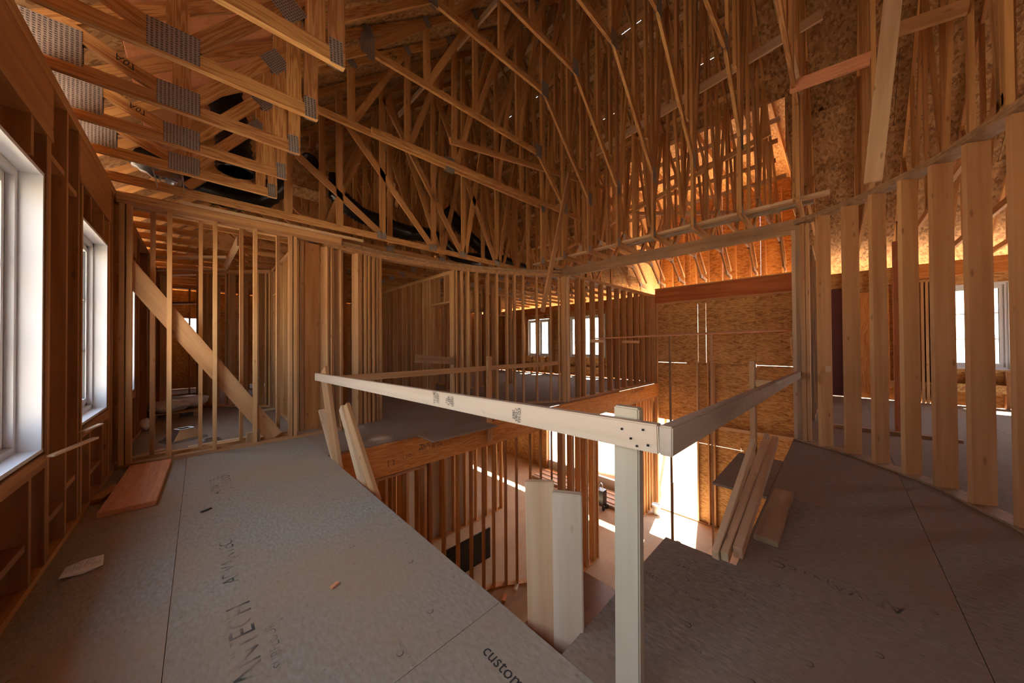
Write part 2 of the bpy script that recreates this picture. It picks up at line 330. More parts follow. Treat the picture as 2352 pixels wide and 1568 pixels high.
# ------------------------------------------------------------------ windows
WC = [0]
def window(x, out, y0, y1, z0, z1, label, deep=.14, cols=1, rows=3, mull=0, lit=True):
    """white window in a wall x = const; out = +1/-1 towards outside"""
    WC[0] += 1
    w = empty('window_%d' % WC[0], (x, (y0+y1)/2, z0), label, 'window', None, 'structure')
    xo = x+out*deep; a, b = min(x, xo), max(x, xo)
    for nm, p in (('jamb', (a, b, y0, y0+.02, z0, z1)), ('jamb', (a, b, y1-.02, y1, z0, z1)), ('jamb', (a, b, y0, y1, z1-.02, z1)), ('sill', (a-.0, b+.0, y0-.01, y1+.01, z0, z0+.02))):
        box(nm, *p, 'white', w)
    # stepped frame
    for st, wd in ((.045, .045), (.09, .085)):
        xs = x+out*(deep-.10+st*.7); c, d = min(xs, xs+out*.03), max(xs, xs+out*.03)
        box('window_frame', c, d, y0+.02, y0+.02+wd*.8, z0+.02, z1-.02, 'white', w); box('window_frame', c, d, y1-.02-wd*.8, y1-.02, z0+.02, z1-.02, 'white', w)
        box('window_frame', c, d, y0+.02, y1-.02, z1-.02-wd*.8, z1-.02, 'white', w); box('window_frame', c, d, y0+.02, y1-.02, z0+.02, z0+.02+wd*.8, 'white', w)
    xs = x+out*(deep-.03); c, d = min(xs, xs+out*.012), max(xs, xs+out*.012)
    units = [(y0+.09, y1-.09)] if not mull else [(y0+.09, (y0+y1)/2-.03), ((y0+y1)/2+.03, y1-.09)]
    if mull: box('window_frame', c-.02, d+.02, (y0+y1)/2-.035, (y0+y1)/2+.035, z0+.02, z1-.02, 'white', w)
    for u0, u1 in units:
        sash = box('sash', c-.012, d+.012, u0-.012, u1+.012, z0+.085, z0+.125, 'white', w)
        for q in ((c-.012, d+.012, u0-.012, u1+.012, z1-.12, z1-.085), (c-.012, d+.012, u0-.012, u0+.022, z0+.12, z1-.115), (c-.012, d+.012, u1-.022, u1+.012, z0+.12, z1-.115)): box('sash_rail', *q, 'white', sash)
        box('gasket', c-.004, d+.004, u0+.022, u0+.03, z0+.12, z1-.12, 'rubber', sash); box('gasket', c-.004, d+.004, u1-.03, u1-.022, z0+.12, z1-.12, 'rubber', sash)
        for k in range(1, rows):
            zz = z0+.09+(z1-z0-.18)*k/rows; box('muntin', c-.003, d+.003, u0, u1, zz-.009, zz+.009, 'white', sash)
        for k in range(1, cols):
            yy = u0+(u1-u0)*k/cols; box('muntin', c-.003, d+.003, yy-.009, yy+.009, z0+.09, z1-.09, 'white', sash)
        box('pane', c+.003, c+.007, u0, u1, z0+.12, z1-.115, 'glass', sash)
    portal((x+out*(deep+.12), (y0+y1)/2, (z0+z1)/2), (-out, 0, 0), y1-y0, z1-z0)
    return w
window(-.64, -1, 1.50, 3.19, .69, 2.29, 'large white window nearest the camera on the left wall', .15, 2, 3, 1)
window(-.64, -1, 5.78, 6.80, .69, 2.29, 'window of the left room hidden behind the braced partition', .15, 2, 3)
window(-.64, -1, 4.03, 4.97, .69, 2.29, 'second white window on the left wall, before the partition', .15, 1, 3)
window(-.64, -1, -.6, 1.0, .69, 2.29, 'white window of the left wall beside and behind the camera', .15, 2, 3, 1)
XR = 10.98
window(XR, 1, 8.88, 9.46, .75, 2.40, 'left sash window of the far room with a pale sticker', .1, 1, 3)
text('a', (XR+.05, 9.3, 2.1), (0, -1, 0), (0, 0, 1), .25, 'ink', bpy.data.objects['window_5'])
window(XR, 1, 9.56, 10.14, .75, 2.40, 'narrow sash window at the left end of the far room', .1, 1, 3)
window(XR, 1, 7.32, 7.80, .75, 2.42, 'middle sash window of the far room behind the studs', .1, 1, 3)
window(XR, 1, 6.16, 7.22, .75, 2.42, 'wide divided window of the far room behind the straight stud wall', .1, 2, 3)
window(XR, 1, -2.30, -1.45, .74, 2.44, 'white window in the right room seen between the tall studs', .1, 2, 3)
window(XR, 1, -3.8, -2.7, .74, 2.44, 'second window in the right room near the edge of the view', .1, 2, 3)

# ------------------------------------------------------------------ left wall
lw = empty('wall_left', (-.63, 2, 0), 'left outside wall of reddish studs with headers over two white windows', 'wall', None, 'structure')
x0, x1 = -.775, -.635
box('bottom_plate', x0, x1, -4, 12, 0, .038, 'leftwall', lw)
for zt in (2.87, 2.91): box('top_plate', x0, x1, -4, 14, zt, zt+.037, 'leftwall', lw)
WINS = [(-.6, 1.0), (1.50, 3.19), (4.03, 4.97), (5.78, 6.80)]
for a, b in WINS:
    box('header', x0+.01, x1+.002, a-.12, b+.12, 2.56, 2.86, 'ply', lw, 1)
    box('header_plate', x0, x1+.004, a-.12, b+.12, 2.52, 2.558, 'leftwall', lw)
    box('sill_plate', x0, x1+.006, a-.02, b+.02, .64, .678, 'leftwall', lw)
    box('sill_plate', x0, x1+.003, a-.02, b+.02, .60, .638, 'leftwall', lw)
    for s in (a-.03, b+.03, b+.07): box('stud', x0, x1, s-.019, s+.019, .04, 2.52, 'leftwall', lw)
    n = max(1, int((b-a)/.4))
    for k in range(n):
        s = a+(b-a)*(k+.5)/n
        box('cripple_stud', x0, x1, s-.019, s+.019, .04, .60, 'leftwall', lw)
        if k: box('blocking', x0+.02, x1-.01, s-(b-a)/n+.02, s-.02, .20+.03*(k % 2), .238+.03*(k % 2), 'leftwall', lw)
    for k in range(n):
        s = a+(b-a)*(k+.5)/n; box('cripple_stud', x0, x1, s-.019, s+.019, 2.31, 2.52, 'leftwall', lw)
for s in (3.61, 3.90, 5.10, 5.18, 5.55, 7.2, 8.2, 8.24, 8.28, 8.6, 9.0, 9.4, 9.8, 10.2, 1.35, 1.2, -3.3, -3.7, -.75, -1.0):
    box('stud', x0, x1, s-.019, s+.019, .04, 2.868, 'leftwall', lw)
for a, b, z in ((3.30, 3.58, .24), (3.64, 3.87, .33), (3.30, 3.58, 2.42), (3.64, 3.87, 2.38)        ):
    box('blocking', x0+.01, x1-.006, a, b, z, z+.038, 'leftwall', lw)
for a in range(-4, 14):   # sheathing panels outside the studs, cut around the windows
    ya, yb = a, a+.997
    parts = [(ya, yb, 0, 3.0)]
    for w0, w1 in WINS:
        nx = []
        for (p, q, r, s) in parts:
            if q <= w0 or p >= w1: nx.append((p, q, r, s)); continue
            if p < w0: nx.append((p, w0, r, s))
            if q > w1: nx.append((w1, q, r, s))
            m0, m1 = max(p, w0), min(q, w1); nx.append((m0, m1, 0, .69)); nx.append((m0, m1, 2.29, 3.0))
        parts = nx
    for (p, q, r, s) in parts:
        if q-p > .01: box('panel', -.79, -.777, p, q, r, s, 'osb' if a >= 5 else 'ply', lw, 2)
box('panel', -.79, -.777, -4, 14, -4.4, -.002, 'osb', lw, 1)
for y, a in ((2.9, 0), (3.35, .1), (4.0, 0), (4.95, 0)):   # shims
    pass
sh = lum('wood_shim', (-.61, 3.17, .665), (-.50, 3.52, .675), .03, .012, 'pale', None, (0, 0, 1)); tag(sh, 'thin pale shim sticking out below the corner of the nearest window', 'shim')
sh = lum('wood_shim', (-.62, 3.92, .66), (-.56, 4.12, .675), .03, .012, 'pale', None, (0, 0, 1)); tag(sh, 'small shim poking out under the second window of the left wall', 'shim')

# ------------------------------------------------------------------ partition at the left end (two stud rows)
ZT = 2.90
pw = stud_wall('wall_partition_front', 'front stud row at the end of the left landing with a long diagonal brace', (-.63, 5.345), (1.55, 5.345), 0, 2.93,
    pos=[.04, .09, .385, .765, 1.15, 1.535, 1.585], plates=3, mat='stud')
lum('brace', (-.60, 5.26+.13, 2.20), (.74, 5.39+.01, .05), .185, .038, 'stud', pw, (0, 1, 0))
box('plate_cover', -.16, 1.86, 5.255, 5.30, 2.935, 2.965, 'pale', pw)
pb = stud_wall('wall_partition_back', 'second stud row standing just behind the braced one', (-.63, 5.60), (.95, 5.60), 0, 2.93, pos=[.06, .24, .64, 1.03, 1.43], plates=2, mat='stud')
box('post_board', 1.10, 1.30, 5.50, 5.54, .04, 2.82, 'ply', pb, 2)
for x, y, w in ((1.05, 5.46, .04), (1.0, 5.50, .04), (1.345, 5.50, .04)): box('stud', x, x+w, y, y+.089, .04, 2.82, 'stud', pb)
lb = box('lumber_offcut', .44, .58, 5.36, 5.45, 0, .16, 'old'); tag(lb, 'short block standing on the bottom plate of the braced partition', 'wood block')
for k, (a, b, m_) in enumerate((((-.1, 5.7, .02), (.55, 5.72, .02), 'pale'), ((-.6, 5.55, .02), (-.3, 5.75, .03), 'pale'), ((.7, 7.95, .02), (1.1, 8.0, .02), 'pale'))):
    o = lum('lumber_offcut', a, b, .09, .036, m_, None, (0, 0, 1)); tag(o, ('pale offcut lying along the bottom plate behind the braced studs', 'splintered scrap by the left end of the partition', 'pale offcut on the floor in front of the angled wall')[k], 'offcut')

# ------------------------------------------------------------------ curved walls
CEN = Vector((3.3, 2.3, 0))
LC = [(1.38,5.40),(1.70,5.44),(2.28,5.52),(2.85,5.50),(3.27,5.45),(3.72,5.36),(4.15,5.21),(4.60,5.02),(5.02,4.78),(5.43,4.51),(5.80,4.30)]
RC = [(5.66,.40),(5.49,.18),(5.34,-.03),(5.11,-.24),(4.88,-.42),(4.65,-.58),(4.32,-.71),(4.02,-.83),(3.65,-.93),(3.25,-.98)]
def smooth_curve(P, n=4):
    out = []
    for i in range(len(P)-1):
        p0 = Vector(P[max(i-1, 0)]); p1 = Vector(P[i]); p2 = Vector(P[i+1]); p3 = Vector(P[min(i+2, len(P)-1)])
        for k in range(n):
            t = k/n; out.append(.5*((2*p1)+(-p0+p2)*t+(2*p0-5*p1+4*p2-p3)*t*t+(-p0+3*p1-3*p2+p3)*t**3))
    out.append(Vector(P[-1])); return out
def curve_plate(name, P, z0, z1, wid, mat, parent, sgn=1):
    """curved plate: a strip of plan points swept away from the foyer"""
    pts = smooth_curve(P); vs = []; fs = []
    for i, p in enumerate(pts):
        t = (pts[min(i+1, len(pts)-1)]-pts[max(i-1, 0)]).normalized(); nn = Vector((-t.y, t.x))*sgn
        q = p+nn*wid
        vs += [(p.x, p.y, z0), (q.x, q.y, z0), (q.x, q.y, z1), (p.x, p.y, z1)]
    for i in range(len(pts)-1):
        a = 4*i; b = a+4
        for k in range(4): fs.append((a+k, a+(k+1) % 4, b+(k+1) % 4, b+k))
    fs += [(3, 2, 1, 0), tuple(len(vs)-4+k for k in range(4))]
    return meshobj(name, vs, fs, mat, parent, at=(P[0][0], P[0][1], z0))
cw = empty('wall_curved_left', (3.7, 5.4, 0), 'curved stud wall at the far side of the stair opening', 'wall', None, 'structure')
for k, z in enumerate((2.79, 2.825, 2.86, 2.895)): curve_plate('top_plate', LC, z, z+.033, .14+.004*(k % 2), 'old' if k > 1 else 'stud', cw)
LC2 = LC[5:]
curve_plate('bottom_plate', LC2, 0, .03, .14, 'stud', cw)
def rstud(x, y, parent, depth=.14, z0=.03, z1=2.79, mat='stud', c=CEN, off=.5, th=.038):
    d = (Vector((x, y, 0))-c).normalized(); p = Vector((x, y, 0))+d*depth*off
    return lum('stud', p+UP*z0, p+UP*z1, depth, th, mat, parent, d.cross(UP))
for x, y in ((3.64,5.38),(3.70,5.37),(3.82,5.33),(3.94,5.28),(4.12,5.22),(4.34,5.13),(4.52,5.05),(4.72,4.95),(4.87,4.87),(5.03,4.77),(5.29,4.61),(5.55,4.44),(5.72,4.34)): rstud(x, y, cw)
for x, y in ((1.40,5.41),(1.46,5.42),(1.60,5.44),(1.86,5.46),(1.90,5.47),(1.98,5.48),(2.04,5.49),(2.12,5.50),(2.19,5.51),(2.24,5.52)): rstud(x, y, cw, z0=0)
for a in (3.9, 4.2, 4.45, 4.65, 4.9): # a second row inside the room
    rstud(a, 5.75-.25*(a-3.9), cw, mat='stud')
cr = empty('wall_curved_right', (4.8, -.5, 0), 'curved wall of wide tan studs on the right of the landing', 'wall', None, 'structure')
for z in (2.86, 2.888): curve_plate('top_plate', RC, z, z+.026, .15, 'old', cr)
curve_plate('bottom_plate', RC, .0, .018, .14, 'old', cr)
for fx, fy, rx, ry in ((5.49,.18,5.59,.07),(5.34,-.04,5.40,-.15),(5.11,-.24,5.21,-.35),(4.88,-.42,4.98,-.54),(4.67,-.58,4.74,-.71),(4.37,-.71,4.45,-.86),(4.04,-.84,4.10,-.98),(3.66,-.93,3.70,-1.07)):
    d = Vector((rx-fx, ry-fy, 0)).normalized(); t = d.cross(UP)  # depth direction of the stud
    p = Vector((fx, fy, 0))+d*.07-t*-.019
    lum('stud', p+UP*.018, p+UP*2.86, .14, .04, 'stud_right', cr, t)
# end post of the beam
cp = empty('beam_post', (5.78, .33, 0), 'built-up post carrying the near end of the weathered beam', 'post', None, 'structure')
box('stud', 5.70, 5.84, .385, .425, -.3, 2.80, 'pale', cp); box('stud', 5.66, 5.80, .335, .382, 0, 2.84, 'old', cp); box('stud', 5.60, 5.74, .29, .332, 0, 2.84, 'stud', cp); box('stud', 5.62, 5.76, .25, .288, 0, 2.84, 'stud', cp)
hb = empty('header_beam', (5.84, 2.4, 2.80), 'weathered brown beam spanning above the far end of the opening', 'beam', None, 'structure')
box('beam', 5.83, 5.875, .25, 4.62, 2.80, 2.985, 'old', hb, 1); box('beam', 5.877, 5.92, .25, 4.62, 2.80, 2.985, 'old', hb, 1)
cp2 = empty('beam_post', (5.84, 4.4, 0), 'pair of posts under the far end of the weathered beam', 'post', None, 'structure')
box('stud', 5.80, 5.84, 4.24, 4.36, -.02, 2.80, 'stud', cp2); box('stud', 5.86, 5.95, 4.22, 4.26, 0, 2.80, 'pale', cp2); box('stud', 5.96, 6.0, 4.24, 4.36, 0, 2.80, 'old', cp2)
# straight stud wall over the laminated beam
stud_wall('wall_hall_left', 'straight row of studs standing on the laminated beam beside the tall hall', (6.0, 4.31), (10.9, 4.31), 0, 2.90,
    pos=[.40, .62, 1.05, 1.47, 1.9, 2.32, 2.72, 3.13, 3.55, 3.95, 4.35, 4.6, 4.78, 4.86], depth=.14, plates=2)
# lower storey walls
stud_wall('wall_lower_hall', 'lower storey studs in line with the laminated beam', (1.2, 4.33), (2.4, 4.33), LZ, -.47, spacing=.3, depth=.14, plates=1)
stud_wall('wall_lower_middle', 'group of tall lower studs at the corner of the doorless passage', (5.75, 4.37), (7.28, 4.37), LZ, -.47, pos=[.02, .06, .10, .38, .44, .7, .96, 1.02, 1.3, 1.36, 1.5], depth=.14, plates=1)
stud_wall('wall_lower_right', 'short lower stud wall between the passage and the bright doorway', (9.54, 4.40), (10.85, 4.40), LZ, -.47, pos=[.02, .3, .55, .75, .95, 1.15, 1.28], depth=.14, plates=1)
lc = empty('wall_curved_lower', (4.5, 5.4, LZ), 'curved lower storey stud wall under the landing beyond the opening', 'wall', None, 'structure')
LC3 = [(1.1,5.35),(1.70,5.44),(2.28,5.62),(2.85,5.70),(3.4,5.72),(4.0,5.62),(4.55,5.47),(4.85,5.34),(5.15,5.12),(5.67,4.76),(5.9,4.45)]
curve_plate('bottom_plate', LC3, LZ, LZ+.038, .14, 'stud', lc); curve_plate('top_plate', LC3, -.51, -.47, .14, 'stud', lc)
pts = smooth_curve(LC3, 8); acc = 0; last = pts[0]
for i in range(1, len(pts)):
    acc += (pts[i]-pts[i-1]).length
    if acc > .235: acc = 0; rstud(pts[i].x, pts[i].y, lc, z0=LZ+.03, z1=-.51)
bd = box('wide_board', 3.05, 3.09, 5.35, 5.6, LZ+.03, -.5, 'ply', lc)
stud_wall('wall_lower_left', 'lower framing with blocking seen below the laminated beam at left', (1.4, 5.2), (3.4, 7.2), LZ, -.47, spacing=.33, depth=.14, plates=1)
w_ = stud_wall('wall_lower_back', 'row of lower studs across the room behind the curved wall', (1.2, 7.9), (7.2, 7.9), LZ, -.47, spacing=.41, depth=.14, plates=1, openings=((2.2, 3.3, -1.9),))
bl = empty('lower_blocking', (2.4, 5.0, -2.5), 'pale horizontal blocks nailed between lower studs', 'blocking', None, 'structure')
lum('blocking', (2.15, 4.9, -2.35), (3.0, 5.25, -2.35), .09, .038, 'stud', bl, (0, 0, 1))
# white basement-like wall faces and a dark panel in the lower storey
pn = empty('wall_lower_pale', (4.8, 7.0, LZ), 'pale wall panel behind the lower studs', 'wall', None, 'structure')
box('panel', 3.6, 6.0, 7.99, 8.03, LZ, -.5, 'concrete', pn, 2); box('panel', .5, 2.6, 9.4, 9.44, LZ, -.5, 'concrete', pn, 2)
tb = box('black_board', 3.75, 5.35, 6.30, 6.33, LZ, LZ+.75, 'black'); tag(tb, 'tall black panel standing behind the curved lower studs', 'panel')

# ------------------------------------------------------------------ far outside wall (x = 10.95) with doorway
fw = empty('wall_far', (10.95, 2.5, 0), 'tall outside wall of orange strand board with thin light gaps and a bright doorway', 'wall', None, 'structure')
XW = 10.965
def wpanel(y0, y1, z0, z1, mat='osb', g=.0015): box('panel', XW, XW+.013, y0+g, y1-g, z0+g, z1-g, mat, fw, 2)
ycuts = [.36, .70, 1.58, 2.79, 3.01, 4.30]
for i in range(len(ycuts)-1):
    a, b = ycuts[i], ycuts[i+1]
    g = .0015
    wpanel(a, b, .672, 2.9, g=.003 if a in (2.79, 3.01) or b in (2.79, 3.01) else .0015)
    wpanel(a, b, -.9, .668, g=.002)
for a, b in ((.36, 1.95), (1.95, 3.06)):
    wpanel(a, b, -1.76, -.902, g=.002); wpanel(a, b, -4.2, -1.762, g=.002)
wpanel(3.06, 4.30, -1.2, -.902, g=.002)
def block_gaps(y0, y1, z0, z1): box('gap_blocker', XW+.016, XW+.019, y0, y1, z0, z1, 'black', fw, 2)  # unseen black sheets added to stop light at the joints, bright slits left open
block_gaps(3.02, 4.3, .70, 2.9); block_gaps(2.80, 3.0, .70, 2.9); block_gaps(.36, 2.78, .70, 2.9); block_gaps(2.76, 3.04, 2.5, 2.9); block_gaps(1.6, 3.35, .62, .698); block_gaps(3.075, 4.3, -1.18, .62); block_gaps(.36, 3.04, -1.7, .62); block_gaps(.36, 3.04, -4.2, -1.8); block_gaps(.36, 1.9, -1.8, -1.7)
fm = fw
for y, z1 in ((3.03, .78), (2.74, .79), (2.58, .71)): box('stud', 10.875, XW-.001, y-.019, y+.019, LZ+.038, z1, 'pale' if y > 2.9 else 'stud', fw)
box('stud', 10.83, XW-.001, 4.20, 4.24, LZ+.03, 2.6, 'stud', fw); box('stud', 10.83, XW-.001, 4.255, 4.295, LZ+.03, 2.6, 'stud', fw)
box('stud', 10.83, XW-.001, .74, .78, -1.2, 2.6, 'stud', fw)
box('blocking', 10.90, XW-.001, .78, 3.02, -1.24, -1.15, 'pale', fw); box('bottom_plate', 10.875, XW, .4, 4.19, LZ, LZ+.04, 'old', fw)
for y in (3.7, 2.05, 1.02): text('| | | | | | | | | | | |', (XW-.002, y, -.15), (0, 0, 1), (0, 1, 0), .12, 'fade', fw)
for y in (3.7, 2.05, 1.02): text('GEORGIA PACIFIC  APA', (XW-.002, y, 1.6), (0, 0, 1), (0, 1, 0), .09, 'fade', fw)
# right and far rooms, same wall
def wall_with_windows(par, wins, ya, yb, zlo, zhi):
    ys = sorted({ya, yb} | {y for w in wins for y in w[:2]})
    for a, b in zip(ys, ys[1:]):
        hit = [w for w in wins if w[0] <= a+1e-6 and b <= w[1]+1e-6]
        rng = [(0, zlo), (zhi, 2.95)] if hit else [(0, 2.95)]
        for z0, z1 in rng:
            n = max(1, round((b-a)/1.2))
            for k in range(n): box('panel', XW+.05, XW+.063, a+(b-a)*k/n+.001, a+(b-a)*(k+1)/n-.001, z0, z1, 'osb', par, 2)
fr = empty('wall_far_room', (10.95, 7.5, 0), 'outside wall of the far bright room with sash windows', 'wall', None, 'structure')
wall_with_windows(fr, [(6.16, 7.22), (7.32, 7.80), (8.88, 9.46), (9.56, 10.14)], 4.30, 14, .75, 2.42)
y = 4.6
while y < 14:
    if not any(a-.02 < y < b+.02 for a, b in ((6.16, 7.80), (8.88, 10.14))): box('stud', 10.87, 11.01, y-.019, y+.019, 0, 2.9, 'leftwall', fr)
    else:
        box('cripple_stud', 10.87, 11.01, y-.019, y+.019, 0, .72, 'leftwall', fr); box('cripple_stud', 10.87, 11.01, y-.019, y+.019, 2.48, 2.6, 'leftwall', fr)
    y += .406
for z in (.05, .35): box('blocking', 10.9, 11.0, 4.4, 13.9, z, z+.03, 'leftwall', fr)
for a, b in ((6.0, 7.9), (8.8, 10.2)): box('header', 10.86, 11.0, a, b, 2.6, 2.88, 'lvl_dark', fr, 1)
rr = empty('wall_right_room', (10.95, -1.5, 0), 'outside wall of the room behind the curved wide studs', 'wall', None, 'structure')
wall_with_windows(rr, [(-3.8, -2.7), (-2.30, -1.45)], -4.0, .36, .74, 2.44)
y = .2
while y > -4:
    if not (-2.35 < y < -1.4 or -3.85 < y < -2.65): box('stud', 10.87, 11.01, y-.019, y+.019, 0, 2.9, 'stud', rr)
    else: box('cripple_stud', 10.87, 11.01, y-.019, y+.019, 0, .7, 'leftwall', rr)
    y -= .406
for y in (-1.0, -1.06, -1.12, -1.25, -1.31, -1.37): box('stud', 10.85, 10.99, y-.019, y+.019, 0, 2.55, 'stud', rr)
box('header', 10.85, 11.0, -3.9, -1.2, 2.62, 2.92, 'lvl', rr, 1); box('blocking', 10.87, 11.0, -3.9, .2, .28, .45, 'osb', rr)
# room partition posts in the right room
stud_wall('wall_right_room_side', 'dark side wall of the right room seen beyond the first wide studs', (7.2, .32), (10.8, .32), 0, 2.9, spacing=.55, mat='old')
rp_ = empty('wall_closet', (7.0, -.5, 0), 'low plates and slim posts laid out inside the right room', 'wall', None, 'structure')
box('bottom_plate', 6.9, 6.99, -1.1, .15, 0, .038, 'old', rp_); box('stud', 7.24, 7.28, -.66, -.57, 0, 2.75, 'pale', rp_); box('stud', 6.98, 7.07, -1.06, -1.02, 0, 2.45, 'stud', rp_); box('stud', 7.2, 7.24, -.66, -.57, 0, 2.75, 'redboard', rp_)
bxp = box('door_slab', 10.2, 10.24, -.75, -.25, .25, 2.35, 'lvl', None, 2); tag(bxp, 'tan slab leaning upright against the right room wall', 'board')
bxd = box('closet_shade', 10.3, 10.33, -.2, .28, .1, 2.5, 'red', None, 2); tag(bxd, 'dark panel painted as the shade of the closet beside the tan slab', 'sheet')  # stands in for the dark closet, its shade put into the colour
# far beam over the hall
fb = empty('front_beam', (10.9, 2.5, 2.6), 'reddish laminated beam at the top of the orange strand board wall', 'beam', None, 'structure')
box('beam', 10.83, 10.90, .72, 4.24, 2.62, 3.07, 'lvl_dark', fb, 1); box('top_plate', 10.80, 10.94, .72, 4.24, 3.072, 3.10, 'stud', fb); box('bottom_plate', 10.80, 10.94, .72, 4.24, 2.58, 2.617, 'stud', fb)
hs = stud_wall('wall_hall_right', 'edge-on stud wall beside the built-up post going down to the lower storey', (5.85, .30), (10.85, .30), LZ, -.34, spacing=.61, depth=.1, plates=1)

# ------------------------------------------------------------------ back rooms
stud_wall('wall_bath', 'long stud wall in the passage beyond the curved wall', (3.95, 5.75), (3.95, 9.6), 0, 2.9, pos=[.02, .06, .35, .75, 1.1, 1.3, 1.65, 1.9, 2.15, 2.4, 2.7, 2.95, 3.2, 3.45, 3.7, 3.82], depth=.14, mat='stud', openings=((.12, .95, 2.2),))
stud_wall('wall_angled', 'angled stud wall at the back of the left room', (-.62, 10.25), (1.12, 8.42), 0, 2.9, pos=[.05, .95, 1.02, 1.15, 1.28, 1.55, 1.62, 1.9, 2.25, 2.42, 2.5], depth=.14, mat='stud', openings=((.1, .9, 2.2),))
stud_wall('wall_side_room', 'stud wall running back from the wide post board', (1.14, 5.75), (1.14, 8.40), 0, 2.9, pos=[.05, .4, .5, .82, 1.25, 1.65, 2.05, 2.4, 2.6], depth=.12, mat='stud', openings=((1.7, 2.35, 2.3),))
stud_wall('wall_closet_left', 'short stud wall seen through the gap right of the wide post board', (1.75, 5.9), (1.75, 8.6), 0, 2.9, spacing=.36, depth=.12)
stud_wall('wall_back_left', 'dim studs deep in the back left rooms', (-.6, 12.2), (6.5, 12.2), 0, 2.9, spacing=.41, depth=.12, mat='leftwall', openings=((.6, 1.4, 2.2),))
stud_wall('wall_back_right', 'stud wall deep behind the passage', (5.6, 6.4), (5.6, 13.5), 0, 2.9, spacing=.41, depth=.12, openings=((.3, 1.5, 2.2),))
stud_wall('wall_room_cross', 'cross stud wall behind the passage wall', (4.1, 7.6), (7.4, 7.6), 0, 2.9, spacing=.40, depth=.12, openings=((2.2, 3.2, 2.2),))
for k, (a, b, c, d) in enumerate(((-.8, 11.1, 14.0, 14.05), )):
    r = empty('wall_rear', (5, 14, 0), 'closed outside wall at the very back of the house', 'wall', None, 'structure')
    for i in range(10):
        if i in (0, 1):
            u, w_, z_, q_ = ((-.40, .02, 1.4, 2.15), (1.42, 1.60, .2, 1.75))[i]; xa = -.8+1.2*i; xb = xa+1.197
            for p in ((xa, u, 0, 3.0), (w_, xb, 0, 3.0), (u, w_, 0, z_), (u, w_, q_, 3.0)): box('panel', p[0], p[1], c, d, p[2], p[3], 'osb', r, 2)
        else: box('panel', -.8+1.2*i, min(.4+1.2*i, 11.1)-.003, c, d, 0, 3.0, 'osb', r, 2)
        box('panel', -.8+1.2*i, min(.4+1.2*i, 11.1)-.003, c, d, -4.3, -.01, 'osb', r, 2)
portal((.4, 14.2, 1.4), (0, -1, 0), 2.4, 1.2)
# wall behind the camera
wb = empty('wall_behind', (4, -4, 0), 'outside wall of the house behind the camera with wide window openings', 'wall', None, 'structure')
for i in range(10):
    xa = -.8+1.2*i
    if i in (7,): box('panel', xa, xa+1.197, -4.06, -4.04, 0, .7, 'osb', wb, 0); box('panel', xa, xa+1.197, -4.06, -4.04, 2.4, 3.0, 'osb', wb, 0)
    else: box('panel', xa, min(xa+1.197, 11.1), -4.06, -4.04, 0, 3.0, 'osb', wb, 2)
    box('panel', xa, min(xa+1.197, 11.1), -4.06, -4.04, -4.3, -.01, 'osb', wb, 2)
portal((8.2, -4.3, 1.55), (0, 1, 0), 1.2, 1.7)
# lower outside wall pieces of the far room (bright openings)
lo = empty('wall_lower_front', (11, 7, LZ), 'lower outside wall with tall openings to the bright yard', 'wall', None, 'structure')
LOW_OPEN = [(5.0, 6.9), (7.35, 8.9)]
ys = [4.30]+[v for o_ in LOW_OPEN for v in o_]+[14]
for i in range(0, len(ys)-1, 2): box('panel', XW, XW+.013, ys[i], ys[i+1], -4.2, -.45, 'osb', lo, 2)
for a, b in LOW_OPEN: box('panel', XW, XW+.013, a, b, -1.3, -.45, 'osb', lo, 1); box('sill', XW-.06, XW+.06, a, b, -4.16, -3.75, 'white', lo)
box('panel', XW, XW+.013, -4, .36, -4.2, -.45, 'osb', lo, 2)
for y in (4.35, 4.95, 6.95, 7.3, 8.95, 9.4, 9.8): box('stud', 10.82, 10.96, y-.019, y+.019, LZ, -.5, 'stud', lo)
portal((11.2, 3.63, -2.7), (-1, 0, 0), 1.15, 2.95); portal((11.2, 5.95, -2.6), (-1, 0, 0), 1.9, 2.4)
portal((11.2, 8.1, -2.6), (-1, 0, 0), 1.5, 2.4)

# ------------------------------------------------------------------ roof
SL = .85
def dz(X): return min(3.40+SL*(X+.65), 3.20+SL*(11.2-X))      # underside of the roof boards
AP = 5.1618
def tz(X): return dz(X)-.095                                    # centre of the top chords
ORD = ['first','second','third','fourth','fifth','sixth','seventh','eighth','ninth','tenth','eleventh','twelfth','thirteenth','fourteenth','fifteenth','sixteenth','seventeenth','eighteenth']
roof = empty('roof', (5.16, 4, 8.3), 'underside of the pitched roof of printed strand boards', 'roof', None, 'structure')
def slab(par, xa, xb, ya, yb, mat, t=.013, off=0.0):
    g = .003
    za, zb = dz(xa)+off, dz(xb)+off; nx, nz = (za-zb), (xb-xa); L = math.hypot(nx, nz); nx, nz = nx/L*t, nz/L*t
    ya += g; yb -= g; ex = .003; xa += ex; xb -= ex
    v = [(xa,ya,za),(xb,ya,zb),(xb,yb,zb),(xa,yb,za),(xa+nx,ya,za+nz),(xb+nx,ya,zb+nz),(xb+nx,yb,zb+nz),(xa+nx,yb,za+nz)]
    return meshobj('panel', v, [(3,2,1,0),(4,5,6,7),(0,1,5,4),(1,2,6,5),(2,3,7,6),(3,0,4,7)], mat, par, at=((xa+xb)/2, (ya+yb)/2, (za+zb)/2))
DX = .93
rowsL = [AP-DX*k for k in range(0, 8)]; rowsR = [AP+DX*k for k in range(0, 8)]
YS = [-4.4+2.44*k for k in range(0, 9)]
